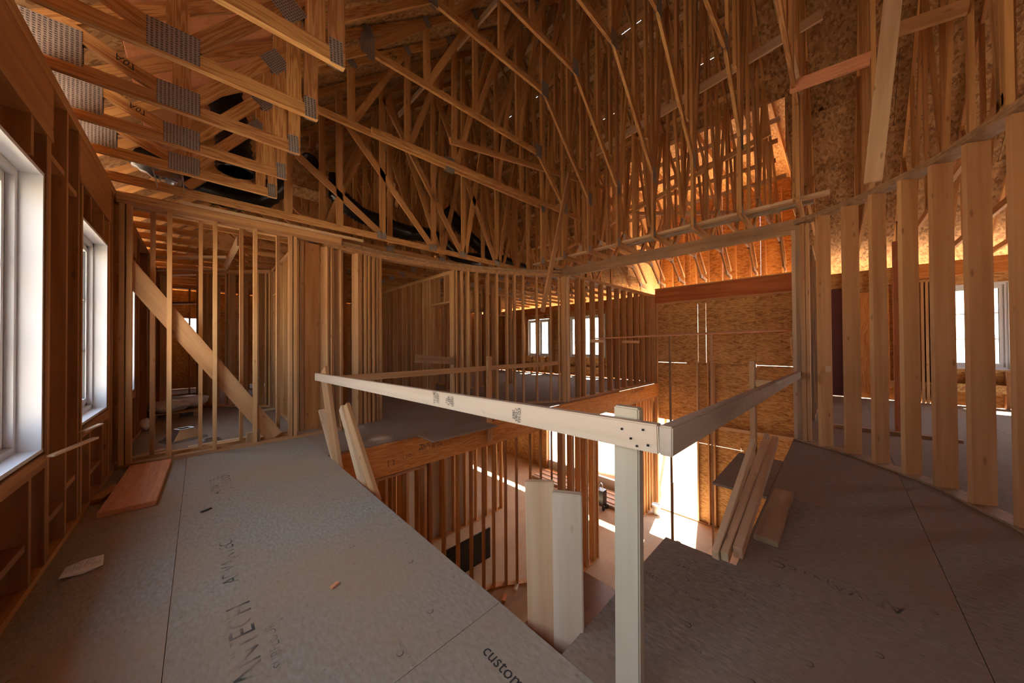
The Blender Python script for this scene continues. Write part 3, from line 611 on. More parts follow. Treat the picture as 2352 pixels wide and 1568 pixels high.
for k in range(7):
    o = 1.22 if k % 2 else 0
    ys = [-4.4]+[y-o for y in YS[1:]]+[14.4]
    ys = sorted(set([round(v, 3) for v in ys if v <= 14.4]))
    for a, b in zip(ys, ys[1:]):
        if b-a < .1: continue
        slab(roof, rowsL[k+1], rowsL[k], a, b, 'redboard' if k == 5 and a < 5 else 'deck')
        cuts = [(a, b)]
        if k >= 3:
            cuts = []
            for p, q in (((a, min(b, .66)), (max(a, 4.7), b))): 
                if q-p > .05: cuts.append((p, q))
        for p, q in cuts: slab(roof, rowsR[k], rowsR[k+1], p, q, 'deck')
# unseen sheets added over the boards block daylight, except at a few gaps
joint_blocker = empty('roof_light_blocker', (5.16, 4, 8.5), 'added dark sheets blocking light above the roof boards', 'roof', None, 'structure')
def blocker_sheet(xa, xb, ya, yb):
    meshobj('joint_blocker', [(xa,ya,dz(xa)+.03),(xb,ya,dz(xb)+.03),(xb,yb,dz(xb)+.03),(xa,yb,dz(xa)+.03)], [(0,1,2,3)], 'black', joint_blocker, at=(xa, ya, dz(xa)))
blocker_sheet(rowsL[7], AP, -4.4, 14.4)
for a_, b_ in ((AP, rowsR[1]-.03), (rowsR[1]+.03, rowsR[2]-.03), (rowsR[2]+.03, rowsR[3])): blocker_sheet(a_, b_, -4.4, 14.4)
for kk, cut in ((1, ((2.6, 3.0), (5.0, 5.5), (6.2, 6.5))), (2, ((1.6, 1.9), (3.6, 4.1), (6.0, 6.2)))):
    yy = -4.4
    for c0, c1 in cut+((14.4, 14.4),): blocker_sheet(rowsR[kk]-.03, rowsR[kk]+.03, yy, c0); yy = c1
blocker_sheet(rowsR[3], rowsR[7], -4.4, .66); blocker_sheet(rowsR[3], rowsR[7], 4.7, 14.4)
# dark printing on the boards of the right slope
nrm = Vector((-SL, 0, -1)).normalized(); up_ = Vector((-1, 0, SL)).normalized()
for (x, y, s, sz) in ((7.2, -.6, 'Georgia-Pacific', .17), (8.6, -.75, 'APA  RATED SHEATHING', .13), (9.3, -.5, 'THIS SIDE DOWN', .14), (8.3, .15, 'Georgia-Pacific', .12), (9.9, -.3, '[ Wall  SPAN 24/16 ]', .13), (8.0, -1.3, '[ APA 24/16 ]', .12), (9.5, -1.4, '7/16 CAT', .12)):
    text(s, (x-.0, y, dz(x)-.004), (0, -1, 0), up_, sz, 'fade', roof)
# gable walls closing the two ends, and the front gable above the entrance
gb = empty('roof_gable', (5, 14.3, 3), 'strand board gable closing the far end of the roof', 'roof', None, 'structure')
for yy, nm in ((14.35, gb), (-4.35, empty('roof_gable', (5, -4.3, 3), 'strand board gable closing the roof behind the camera', 'roof', None, 'structure'))):
    xx = -1.2
    while xx < 11.6:
        xb = min(xx+1.2, 11.6); pts = [(xx, 2.9), (xb, 2.9), (xb, dz(xb))]+([(AP, dz(AP))] if xx < AP < xb else [])+[(xx, dz(xx))]
        n = len(pts); v = [(p, yy, q) for p, q in pts]+[(p, yy+.013, q) for p, q in pts]
        f = [tuple(range(n)), tuple(range(2*n-1, n-1, -1))]+[(k, (k+1) % n, (k+1) % n+n, k+n) for k in range(n)]
        meshobj('panel', v, f, 'osb', nm, at=(xx, yy, 3)); xx += 1.2
fg = empty('front_gable', (12.6, 2.7, 3), 'bright strand board and studs of the front gable above the entrance', 'wall', None, 'structure')
for k in range(4):
    a = .66+k*1.01; box('panel', 12.6, 12.613, a, a+1.007, 3.35, 6.3, 'osb', fg, 2)
for k in range(11): y = .75+k*.39; box('stud', 12.50, 12.598, y-.019, y+.019, 3.3, 6.0, 'stud', fg)
for y0, y1 in ((.645, .658), (4.702, 4.715)):
    for k in range(5): box('panel', 7.98+k*.93, 7.98+k*.93+.928, y0, y1, 3.05 if k > 2 else 4.9-k*.7, 6.3, 'osb', fg, 2)
for k in range(5): box('panel', 7.66+k*.99, 7.66+k*.99+.989, .65, 4.71, 6.25, 6.263, 'osb', fg, 1)
for k in range(9): y = .9+k*.45; box('rafter', 8.0, 12.5, y-.019, y+.019, 6.08, 6.24, 'web', fg, 0)
# purlins lying under the boards of the right slope
pr = empty('roof_purlins', (7, 3, 7), 'pale flat strips running under the roof boards along the ridge', 'purlin', None, 'structure')
for k in range(13):
    X = AP+.25+k*.31
    lum('purlin', (X, .75+.07*(k % 3), dz(X)-.022), (X, 9.5, dz(X)-.022), .089, .036, 'pale' if k % 3 == 0 else 'stud', pr, nrm)

# ------------------------------------------------------------------ trusses
def mem(par, Y, p, q, mat='web', nm='web', w=.089, dy=0.0):
    return lum(nm, (p[0], Y+dy, p[1]), (q[0], Y+dy, q[1]), w, .038, mat, par, (0, 1, 0))
def gus(par, Y, c, w, h, rot=0.0):
    for s in (-1, 1):
        x = Vector((math.cos(rot), 0, math.sin(rot))); y = Vector((-math.sin(rot), 0, math.cos(rot)))
        z = x.cross(y)
        m4 = Matrix(((x.x, y.x, z.x, 0), (x.y, y.y, z.y, 0), (x.z, y.z, z.z, 0), (0, 0, 0, 1))); m4.translation = (c[0], Y+s*.0205, c[1])
        link(bpy.data.objects.new('gusset_plate', boxmesh(w, h, .002, 'plate')), par, m4)
def top_chords(t, Y, xr=10.9):
    mem(t, Y, (-1.15, tz(-1.15)), (AP-.02, tz(AP)), 'truss', 'top_chord'); mem(t, Y, (AP+.02, tz(AP)), (xr, tz(xr)), 'web', 'top_chord')
FULL = [(.595,3.045),(.595,4.13),(1.97,5.43),(4.08,5.46),(5.42,4.11),(5.40,3.09)]
MID = [(.595,3.045),(.595,4.13),(1.45,4.88),(4.60,4.93),(5.45,4.13),(5.40,3.09)]
LOW = [(.595,3.045),(.595,4.25),(3.0,4.27),(5.42,4.32),(5.40,3.09)]
RIGHT = [(5.36,3.09),(6.35,3.09),(6.85,3.72),(9.85,3.72),(10.42,3.24),(10.95,3.18)]
vaults = [(.33, LOW), (.93, MID), (1.53, FULL), (2.13, FULL), (2.76, FULL), (3.36, FULL), (3.96, MID), (4.54, LOW)]
rnd = random.Random(3)
for i, (Y, P) in enumerate(vaults):
    t = empty('roof_truss', (3.0, Y, 3.0), 'roof truss with a stepped opening over the foyer, %s counted from the right side' % ORD[i], 'truss', 'stepped trusses over the foyer', 'thing')
    top_chords(t, Y)
    mem(t, Y, (-.78, 3.045), (.64, 3.045), 'truss', 'bottom_chord')
    mem(t, Y, (.597, 3.09), (.597, P[1][1]), 'truss', 'end_post', .085); mem(t, Y, (.49, 3.09), (.49, tz(.49)), 'truss', 'end_post', .085, .0)
    for a, b in zip(P[1:], P[2:]): mem(t, Y, a, b, 'truss', 'ceiling_chord')
    # left triangle
    mem(t, Y, (-.62, 3.30), (-.20, 3.13), 'truss', 'heel_web'); mem(t, Y, (-.10, 3.09), (-.10, tz(-.10)), 'truss'); mem(t, Y, (-.03, 3.13), (.55, 3.88), 'truss')
    mem(t, Y, (-.74, 3.06), (-.74, tz(-.74)), 'truss', 'heel_post')
    gus(t, Y, (-.66, 3.18), .25, .23); gus(t, Y, (-.11, 3.10), .22, .17); gus(t, Y, (.59, 3.07), .075, .15, .05); gus(t, Y, (.46, 3.72), .17, .15, .9); gus(t, Y, (.60, P[1][1]), .12, .17)
    # centre
    last = None
    for X in (1.45, 2.25, 3.1, 4.05, 4.75):
        # height of the ceiling chord below X
        zc = 3.1
        for a, b in zip(P[1:], P[2:]):
            if a[0] <= X <= b[0]: zc = a[1]+(b[1]-a[1])*(X-a[0])/(b[0]-a[0])
        if tz(X)-zc > .25:
            mem(t, Y, (X, zc+.03), (X, tz(X)))
            if last and tz(X)-last[1] > .4: mem(t, Y, (last[0]+.03, last[1]+.05), (X-.03, tz(X)-.05))
        last = (X, zc)
        gus(t, Y, (X, tz(X)), .10, .13, .7)
    for a in P[2:-2]: gus(t, Y, (a[0], a[1]+.04), .17, .24, 0)
    gus(t, Y, P[-2], .13, .22, 0)
    for a in P[2:4]: gus(t, Y, (a[0], tz(a[0])), .1, .13)
    mem(t, Y, (4.08, 5.5), (5.1, 8.1)); mem(t, Y, (AP, 5.0 if P is not FULL else 4.6), (AP, tz(AP)))
    # right part
    mem(t, Y, (5.40, 3.12), (5.40, tz(5.40)), 'web', 'post'); gus(t, Y, (5.40, 3.13), .10, .14); gus(t, Y, (5.43, P[-2][1]), .12, .26)
    for a, b in zip(RIGHT, RIGHT[1:]): mem(t, Y, a, b, 'web', 'ceiling_chord')
    xs = [5.40, 6.1, 6.85, 7.6, 8.4, 9.2, 9.85]
    for k, X in enumerate(xs[1:], 1):
        zc = 3.1 if X < 6.4 else 3.76
        j = rnd.uniform(-.08, .08)
        mem(t, Y, (X+j, zc), (X+j, tz(X+j)))
        pz = 3.12 if xs[k-1] < 6.4 else 3.76
        if k % 2: mem(t, Y, (xs[k-1]+.05, pz+(1.0 if k == 1 else 0)), (X-.05, tz(X)-.1))
        else: mem(t, Y, (xs[k-1]+.05, tz(xs[k-1])-.25), (X-.05, zc+.05))
        if k in (1, 3): mem(t, Y, (xs[k-1]+.1, pz), (xs[k-1]+.42, tz(xs[k-1])-.9), dy=.04)
    for X, z in ((6.35, 3.12), (6.85, 3.7), (9.85, 3.7), (10.42, 3.24)): gus(t, Y, (X, z), .12, .12)
for (tx, lx, ly, lz, xd) in (('K03', 1.75, 3.94-.0, 4.97, (1, 0, .0)), ('A07', -.36, 3.36, 3.21, (1, 0, -.42)), ('BP AC', .42, 2.76, 3.86, (.2, 0, 1)), ('A07', -.36, 3.96, 3.21, (1, 0, -.42))):
    text(tx, (lx, ly-.021, lz), xd, Vector(xd).cross(Vector((0, 1, 0)))*-1, .06, 'ink', [o for o in COL.objects if o.name.startswith('roof_truss') and o.parent is None and abs(o.location.y-ly) < .05][0])
# trusses over the rooms beyond the curved wall: flat bottom chords
def flat_truss(Y, label, xa=-.78, xb=10.95, web='web', special=False, grp='flat trusses over the back rooms'):
    t = empty('roof_truss', (5, Y, 3.0), label, 'truss', grp, 'thing')
    mem(t, Y, (xa, 3.03), (xb, 3.03), web if not special else 'truss', 'bottom_chord'); 
    if xa < 0: mem(t, Y, (-1.15, tz(-1.15)), (AP-.02, tz(AP)), web, 'top_chord')
    mem(t, Y, (max(AP+.02, xa), tz(max(AP, xa))), (xb, tz(xb)), web, 'top_chord')
    if special:
        for X in (.85, 1.48, 2.12, 3.05, 3.72, 4.6): mem(t, Y, (X, 3.07), (X, tz(X)))
        for a, b in (((.9, 3.93), (2.08, 3.10)), ((1.5, 4.72), (3.0, 3.10)), ((2.15, 5.3), (3.66, 3.10)), ((3.76, 3.1), (4.25, 5.6)), ((4.65, 3.1), (5.6, 7.2)), ((3.1, 5.9), (4.55, 3.1)), ((-.1, 3.1), (.8, 4.2))): mem(t, Y, a, b)
        for X in (2.10, 3.03, 3.70, 4.6): gus(t, Y, (X, 3.06), .15, .11)
        xs = [5.6, 6.6, 7.6, 8.6, 9.6]
    else: xs = [x for x in (.3, 1.4, 2.5, 3.6, 4.7, 5.8, 6.9, 8.0, 9.1, 10.0) if x > xa+.1]
    pv = None
    for k, X in enumerate(xs):
        mem(t, Y, (X, 3.07), (X, tz(X)))
        if pv is not None:
            if (k % 2) == 0: mem(t, Y, (pv, 3.1), (X, tz(X)-.1))
            else: mem(t, Y, (pv, tz(pv)-.1), (X, 3.1))
            if Y > 0: gus(t, Y, (X, 3.06), .14, .11)
        pv = X
    return t
flat_truss(5.15, 'flat roof truss resting just inside the braced partition, its webs fanning over the curved wall', special=True)
for i in range(14): flat_truss(5.75+.61*i, 'flat bottomed roof truss over the back rooms, %s behind the curved wall' % ORD[i])
brace_post = lum('post', (4.97, -.27, 2.94), (4.95, -.50, 5.62), .13, .038, 'pale', None, (1, 0, 0)); tag(brace_post, 'tall bright pale post rising from the curved plate to the roof', 'post', None, 'structure')
brace_post = lum('post', (5.37, .30, 4.40), (5.35, .56, 6.1), .075, .038, 'pale', None, (1, 0, 0)); tag(brace_post, 'pale member continuing up from the corner post beside the stepped trusses', 'post', None, 'structure')
XC = {-.27: 5.02, -.87: 4.22}
for i, (Y, xa) in enumerate(((-.29, 5.02), (-.89, 4.22))):
    t = empty('roof_truss', (xa, Y, 3.0), 'roof truss cut off above the curved right wall, %s from the opening' % ORD[i], 'truss', 'trusses over the right room', 'thing')
    mem(t, Y, (-.78, 3.03), (.6, 3.03), 'truss', 'bottom_chord'); top_chords(t, Y)
    mem(t, Y, (xa, 3.0), (xa, tz(xa)), 'web', 'post'); mem(t, Y, (xa+.11, 3.0), (xa+.11, tz(xa+.11)), 'web', 'post')
    mem(t, Y, (xa, 3.08), (10.95, 3.08), 'web', 'bottom_chord')
    X = xa+.9; k = 0; pv = xa+.1
    while X < 10.4:
        mem(t, Y, (X, 3.1), (X, tz(X)));
        if k % 2: mem(t, Y, (pv, tz(pv)-.15), (X, 3.12))
        else: mem(t, Y, (pv, 3.12), (X, tz(X)-.1))
        pv = X; X += 1.05; k += 1
for i, Y in enumerate((-1.49, -2.09, -2.69, -3.29, -3.89)): flat_truss(Y, 'flat roof truss over the right room, %s away from the curved wall' % ORD[i], grp='trusses over the right room')
def brace(name, a, b, mat, label, side=(0, 0, 1), cat='brace', w=.089, t=.038, grp=None):
    o = lum(name, a, b, w, t, mat, None, side); return tag(o, label, cat, grp, 'thing')
brace('lateral_brace', (6.05, 3.7, 5.36), (6.0, .1, 5.72), 'pale', 'long pale board nailed across the tall truss webs above the beam', (1, 0, 0), w=.14)
brace('lateral_brace', (4.98, .36, 4.30), (4.98, -.27, 4.24), 'redboard', 'short reddish brace between truss webs left of the bright post', (1, 0, 0), w=.13)
brace('lateral_brace', (4.96, -.33, 4.42), (4.96, -.86, 4.32), 'web', 'short brown brace between truss webs right of the bright post', (1, 0, 0), w=.13)
brace('lateral_brace', (5.62, 4.98, 3.155), (5.62, 2.6, 3.155), 'pale', 'pale strip lying across the truss corners near the far end of the beam', (0, 0, 1))
brace('lateral_brace', (5.58, 2.75, 3.155), (5.58, .05, 3.155), 'pale', 'pale strip lying across the truss corners near the built-up post', (0, 0, 1))
brace('lateral_brace', (5.80, 2.9, 3.155), (5.80, .2, 3.155), 'greyrail', 'grey strip lying across the trusses just above the weathered beam', (0, 0, 1))
brace('lateral_brace', (1.70, 4.49, 4.27), (6.85, 4.49, 4.42), 'truss', 'long board doubled along the face of the last stepped truss', (0, 1, 0))
brace('lateral_brace', (2.66, 4.01, 4.33), (7.17, 4.01, 5.16), 'web', 'sloping board crossing behind the stepped trusses in mid air', (0, 1, 0))
brace('hanging_board', (5.30, 3.74, 4.70), (4.44, 3.74, 1.88), 'stud', 'loose board hanging down at a slant from the trusses in front of the curved wall', (0, 1, 0))
brace('lateral_brace', (3.2, 1.0, 8-1.53), (3.2, 9.0, 8-1.53), 'pale', 'pale board running along the trusses under the left roof slope', (1, 0, 0))
brace('lateral_brace', (7.2, .8, 5.0), (7.2, 5.2, 3.9), 'web', 'sloping brace across the webs over the hall', (1, 0, 0))
brace('lateral_brace', (8.6, .8, 4.0), (8.6, 5.0, 5.2), 'pale', 'second sloping brace across the webs near the front gable', (1, 0, 0))
brace('ceiling_frame_board', (-.8, 8.55, 2.86), (.36, 7.55, 2.86), 'pale', 'far pale board of the dropped ceiling frame in the left room', (0, 0, 1))
brace('ceiling_frame_board', (-.9, 9.6, 2.80), (.38, 8.45, 2.80), 'pale', 'second pale board of the dropped ceiling frame in the left room', (0, 0, 1))
brace('ceiling_frame_board', (.42, 6.34, 2.88), (.36, 8.45, 2.84), 'pale', 'end board of the dropped ceiling frame in the left room', (1, 0, 0), w=.14)

# ------------------------------------------------------------------ temporary guard rail round the stair opening
gr = empty('guardrail', (1.02, .46, 0), 'temporary pale lumber guardrail around the stair opening', 'railing', None, 'thing')
lum('rail', (1.015, .385, .997), (1.035, 4.52, .905), .089, .038, 'rail', gr, (1, 0, 0), bev=.004)
R2 = lum('rail', (.998, .3645, .997), (5.60, .36, .872), .089, .04, 'greyrail', gr, (0, 1, 0), bev=.004); R2['label'] = 'weathered grey rail board'
lum('rail', (1.10, 4.15, .89), (5.50, 4.22, .885), .082, .038, 'stud', gr, (0, 1, 0), bev=.003)
lum('post', (1.055, .512, 0.0), (1.055, .507, 1.075), .089, .038, 'post', gr, (1, 0, 0), bev=.005)
lum('post', (3.50, .53, .0), (3.50, .53, 1.13), .089, .038, 'stud', gr, (0, 1, 0), bev=.003); lum('spacer', (3.50, .384, .94), (3.50, .511, .94), .06, .06, 'stud', gr, (0, 0, 1))
lum('post', (3.50, 4.13, -.34), (3.50, 4.13, 1.09), .14*.7, .038, 'stud', gr, (0, 1, 0), bev=.003)
lum('post', (1.10, 3.84, -.18), (1.10, 4.44, .99), .24, .038, 'stud', gr, (1, 0, 0), bev=.003)
for y, z in ((.43, 1.02), (.47, .985), (.45, .965), (.50, 1.01), (.415, .975)):
    lum('nail', (.9955, y, z), (.990, y, z), .006, .006, 'black', gr, (0, 1, 0))
for y, s, sz in ((.99, 'SPFS\nS-DRY\nKD-HT', .022), (1.52, 'SERRI\nSEL\n2 SPF\nHT', .024), (1.66, 'SERRI\n135\nNLGA', .024)):
    text(s, (.9945, y, .985 - .005*y), (0, 0, -1) if y < 1.2 else (0, 0, 1), (0, 1, 0) if y < 1.2 else (0, -1, 0), sz, 'ink', gr)

def lumber(name, a, b, w, t, mat, label, side, cat='board', bev=.003):
    o = lum(name, a, b, w, t, mat, None, side, bev=bev); return tag(o, label, cat, None, 'thing')
# two short wide planks standing on end in the corner of the opening
lumber('standing_plank', (1.185, 1.005, -.42), (1.185, 1.025, .625), .14, .038, 'pale', 'taller wide pale plank standing on end inside the corner of the opening', (.75, .66, 0), 'plank', .004)
lumber('standing_plank', (1.20, .865, -.42), (1.225, .89, .60), .135, .042, 'rail', 'shorter thick pale plank standing on end, nearest the corner of the opening', (.85, .5, 0), 'plank', .004)
# leaning boards, far left corner
lumber('leaning_board', (1.12, 3.93, -.10), (1.12, 4.60, .47), .038, .089, 'pale', 'narrow pale board leaning outside the far left corner of the guardrail', (1, 0, 0))
lumber('leaning_board', (1.13, 3.16, -.14), (1.13, 3.86, .60), .10, .038, 'pale', 'board leaning at the far left corner, behind the front one', (1, 0, 0))
lumber('leaning_board', (1.155, 2.93, -.14), (1.16, 3.80, .63), .089, .04, 'stud', 'front board leaning out over the opening at the far left corner', (1, .3, 0))
# leaning boards at the right edge
for k, (a, b, w, lab) in enumerate((((2.20, .524, .02), (3.40, .514, .44), .036, 'slim pale board nearest the opening in the leaning bundle'), ((2.22, .482, .02), (3.80, .474, .41), .038, 'middle pale board of the leaning bundle at the right edge'), ((2.31, .434, .03), (3.95, .430, .36), .048, 'thick pale board at the outer side of the leaning bundle'))):
    lumber('leaning_board', a, b, .075, w, 'pale', lab, (0, 1, 0))
lumber('plank', (2.60, .338, .02), (3.56, .335, .02), .125, .038, 'old', 'dusty plank lying on the floor beside the leaning bundle', (0, 0, 1), 'plank')
lumber('plank', (-.40, 3.90, .02), (-.37, 5.22, .02), .30, .04, 'redboard', 'wide reddish plank lying on the floor by the left wall', (0, 0, 1), 'plank')
lumber('plank', (-.62, 4.28, .02), (-.52, 4.62, .02), .09, .036, 'leftwall', 'short dark offcut half under the reddish plank', (0, 0, 1), 'plank')
for k in range(4):
    lumber('stair_plank', (2.9+.12*k, .62+.16*k, -.6-.02*k), (5.1+.1*k, .66+.16*k, -3.9), .14, .04, 'pale', ('pale plank sloping down', 'second pale plank sloping down', 'third pale plank sloping down', 'lowest pale plank sloping down')[k]+' into the lower storey below the leaning bundle', (0, 1, 0), 'plank')
# scaffold planks in the tall hall
sc = empty('scaffold', (8.3, 2.9, LZ), 'thin scaffold plank propped high across the tall hall', 'scaffold', None, 'thing')
lum('plank', (6.75, 4.12, 1.415), (10.85, .84, 1.60), .20, .03, 'redboard', sc, (0, 0, 1)); lum('plank', (7.6, 3.52, 1.475), (10.85, .92, 1.635), .20, .03, 'stud', sc, (0, 0, 1))
lum('cleat', (6.72, 4.17, 1.36), (7.35, 4.17, 1.36), .075, .038, 'pale', sc, (0, 1, 0)); lum('cleat', (8.3, 4.17, 1.34), (9.4, 4.17, 1.34), .075, .038, 'pale', sc, (0, 1, 0)); lum('cleat', (10.3, .80, 1.53), (10.9, .80, 1.53), .09, .038, 'stud', sc, (0, 1, 0)); lum('knee_brace', (10.45, .82, 1.45), (10.88, .82, .95), .089, .038, 'stud', sc, (0, 1, 0))
lum('prop', (8.28, 2.88, LZ), (8.28, 2.90, 1.47), .06, .038, 'old', sc, (0, 1, 0)); lum('prop', (9.35, 2.02+.25, LZ), (9.35, 2.02+.25, 1.52), .06, .038, 'pale', sc, (0, 1, 0)); lum('prop', (8.22, 2.86, LZ), (8.22, 2.86, -2.1), .089, .04, 'old', sc, (0, 1, 0))
ob = box('outlet_box', 5.50, 5.56, .06, .12, .93, 1.0, 'pale'); tag(ob, 'small pale block fixed between the first wide stud and the built-up post', 'block')
lumber('cross_board', (2.74, 5.25, 1.05), (3.58, 5.30, .97), .14, .03, 'old', 'grey board nailed across the passage doorway', (0, 1, 0))

# ------------------------------------------------------------------ small things
def sheetobj(name, pts, mat, label, cat, z=.003):
    n = len(pts); v = [(x, y, zz) for x, y, zz in pts]+[(x, y, zz-.002) for x, y, zz in pts]
    o = meshobj(name, v, [tuple(range(n)), tuple(range(2*n-1, n-1, -1))]+[(k, (k+1) % n, (k+1) % n+n, k+n) for k in range(n)], mat, None, at=pts[0]); return tag(o, label, cat)
pp = sheetobj('paper_sheet', [(-.555,3.17,.004),(-.55,3.00,.022),(-.47,3.01,.006),(-.40,3.02,.018),(-.42,3.20,.004),(-.49,3.185,.012)], 'paper', 'crumpled printed paper sheet lying on the floor near the left wall', 'paper')
for k, (x, y) in enumerate(((-.46, 3.13), (-.46, 3.09), (-.50, 3.12), (-.50, 3.07), (-.43, 3.07))): text('== == ==\n= ===\n== ==', (x, y, .020), (.1, 1, 0), (-1, .1, 0), .014, 'ink', pp)
def lathe(name, prof, mat, parent, at, seg=20, ax=(0, 0, 1)):
    v = []; f = []
    for (r, z) in prof:
        for k in range(seg): a = 2*math.pi*k/seg; v.append((r*math.cos(a), r*math.sin(a), z))
    for i in range(len(prof)-1):
        for k in range(seg): f.append((i*seg+k, i*seg+(k+1) % seg, (i+1)*seg+(k+1) % seg, (i+1)*seg+k))
    me = bpy.data.meshes.new(name); me.from_pydata(v, [], f); me.materials.append(M[mat])
    for p in me.polygons: p.use_smooth = True
    q = Vector(ax).to_track_quat('Z', 'Y').to_matrix().to_4x4(); q.translation = at
    return link(bpy.data.objects.new(name, me), parent, q)
def tube(name, pts, r, mat, parent=None, ribs=0, seg=14):
    P = [Vector(p) for p in pts]; sm = []
    for i in range(len(P)-1):
        p0 = P[max(i-1, 0)]; p1 = P[i]; p2 = P[i+1]; p3 = P[min(i+2, len(P)-1)]
        for k in range(12):
            t = k/12; sm.append(.5*((2*p1)+(-p0+p2)*t+(2*p0-5*p1+4*p2-p3)*t*t+(-p0+3*p1-3*p2+p3)*t**3))
    sm.append(P[-1]); v = []; f = []
    for i, p in enumerate(sm):
        t = (sm[min(i+1, len(sm)-1)]-sm[max(i-1, 0)]).normalized(); u = t.cross(UP); u = u.normalized() if u.length > .1 else Vector((1, 0, 0)); w = u.cross(t)
        rr = r*(1+ribs*(.06 if i % 2 else -.06))+mnoise.noise(p*3)*r*.15*bool(ribs)
        for k in range(seg): a = 2*math.pi*k/seg; q = p+u*math.cos(a)*rr+w*math.sin(a)*rr; v.append(tuple(q))
    for i in range(len(sm)-1):
        for k in range(seg): f.append((i*seg+k, i*seg+(k+1) % seg, (i+1)*seg+(k+1) % seg, (i+1)*seg+k))
    return meshobj(name, v, f, mat, parent, at=tuple(P[0]), smooth=True)
for pts, r, lab in (([(1.56,6.07,4.2),(1.68,6.07,3.95),(1.98,6.07,3.72),(2.32,6.05,3.62),(2.92,6.05,3.55),(3.6,6.05,3.6),(4.3,6.1,3.3),(5.0,6.2,3.4)], .15, 'black flexible duct sagging over the flat trusses from the duct box'),
                    ([(4.3,6.65,4.6),(4.8,6.65,4.2),(5.3,6.65,3.9),(6.1,6.7,3.7),(7.2,6.7,3.6)], .15, 'black flexible duct drooping behind the truss webs above the curved wall'),
                    ([(-.02,4.85,5.3),(.08,4.85,4.7),(.2,4.85,4.15),(.28,4.86,3.6),(.30,4.86,3.3)], .17, 'shiny black duct dropping behind the first stepped trusses at upper left'),
                    ([(-.5,5.46,3.45),(.0,5.45,3.24),(.5,5.45,3.24),(.85,5.45,3.6)], .14, 'black duct lying low above the braced partition')):
    o = tube('flexible_duct', pts, r, 'black', None, ribs=1); tag(o, lab, 'duct', 'black flexible ducts')
db = empty('duct_box', (1.2, 6.0, 3.8), 'strand board box with a round black duct mouth in the roof space', 'duct box', None, 'thing')
box('box', .92, 1.52, 5.86, 6.3, 3.78, 4.45, 'deck', db, 2); lathe('duct_mouth', [(.001, .0), (.12, .0), (.135, .02), (.12, .04), (.10, .02)], 'black', db, (1.24, 5.84, 4.2), ax=(0, -1, 0))
# recessed light housing between the left trusses
can = empty('light_housing', (-.2, 4.84, 3.02), 'shiny metal recessed light housing hung between bars above the partition', 'light housing', None, 'thing')
box('housing', -.30, -.14, 4.74, 4.96, 3.02, 3.16, 'steel', can, 1); box('hanger_bar', -.33, -.32, 4.60, 5.12, 3.0, 3.02, 'steel', can); box('hanger_bar', -.13, -.12, 4.60, 5.12, 3.0, 3.02, 'steel', can)
box('bracket', -.32, -.12, 4.70, 4.72, 2.99, 3.03, 'steel', can); lathe('reflector', [(.001, .05), (.04, .05), (.07, 0)], 'steel', can, (-.22, 4.85, 3.0))
# metal box boots on the floor of the left room
def boot(x, y, s, h, rot, label):
    r = empty('duct_boot', (x, y, 0), label, 'duct fitting', 'metal duct fittings on the floor', 'thing'); v = []
    for z, q, qq in ((.0, s*1.15, s*.8), (.025, s*1.15, s*.8), (.03, s, s*.7), (h, s*.45, s*.35)):
        for a, b in ((-1, -1), (1, -1), (1, 1), (-1, 1)): v.append(Vector((a*q, b*qq, z)))
    R = Matrix.Rotation(rot, 3, 'Z'); v = [tuple(R@p+Vector((x, y, 0))) for p in v]
    f = [(3, 2, 1, 0)]+[(4*i+k, 4*i+(k+1) % 4, 4*i+4+(k+1) % 4, 4*i+4+k) for i in range(3) for k in range(4)]
    meshobj('body', v, f, 'steel', r, at=(x, y, 0)); R4 = [Vector(p) for p in v[12:]]
    for i in range(4):
        lum('rim', R4[i]+UP*.004, R4[(i+1) % 4]+UP*.004, .012, .012, 'steel', r, (0, 0, 1))
boot(-.15, 6.35, .17, .15, .5, 'shiny metal duct fitting standing on the floor behind the braced studs'); boot(.10, 5.98, .09, .03, .2, 'flattened metal fitting lying beside the larger duct fitting')
# sacks on a pallet in the left room
def blob(name, c, r, mat, parent, seed, amp=.25):
    bm = bmesh.new(); bmesh.ops.create_icosphere(bm, subdivisions=3, radius=1)
    for v in bm.verts:
        k = 1+amp*mnoise.noise(v.co*1.6+Vector((seed, seed*2, 0))); v.co = Vector((v.co.x*r[0]*k, v.co.y*r[1]*k, v.co.z*r[2]*k))
    me = bpy.data.meshes.new(name); bm.to_mesh(me); bm.free(); me.materials.append(M[mat])
    for p in me.polygons: p.use_smooth = True
    return link(bpy.data.objects.new(name, me), parent, Matrix.Translation(c))
pal = empty('pallet', (-.35, 8.6, 0), 'low wooden pallet carrying white sacks in the left room', 'pallet', None, 'thing')
for k in range(4): box('board', -.62, 0.0, 8.3+k*.15, 8.3+k*.15+.1, .09, .11, 'stud', pal, 0)
for k in range(3): box('block', -.6+k*.26, -.52+k*.26, 8.3, 8.85, 0, .09, 'old', pal, 1)
tag(blob('sack', (-.38, 8.5, .21), (.28, .26, .11), 'bag', None, 1), 'front white sack lying on the pallet', 'sack'); tag(blob('sack', (-.12, 8.75, .24), (.26, .25, .12), 'bag', None, 4), 'rear white sack slumped over the right end of the pallet', 'sack')
tag(blob('sack', (-.60, 7.55, .08), (.06, .10, .09), 'bag', None, 7), 'torn white wrapping at the foot of the end stud in the left room', 'wrapping')
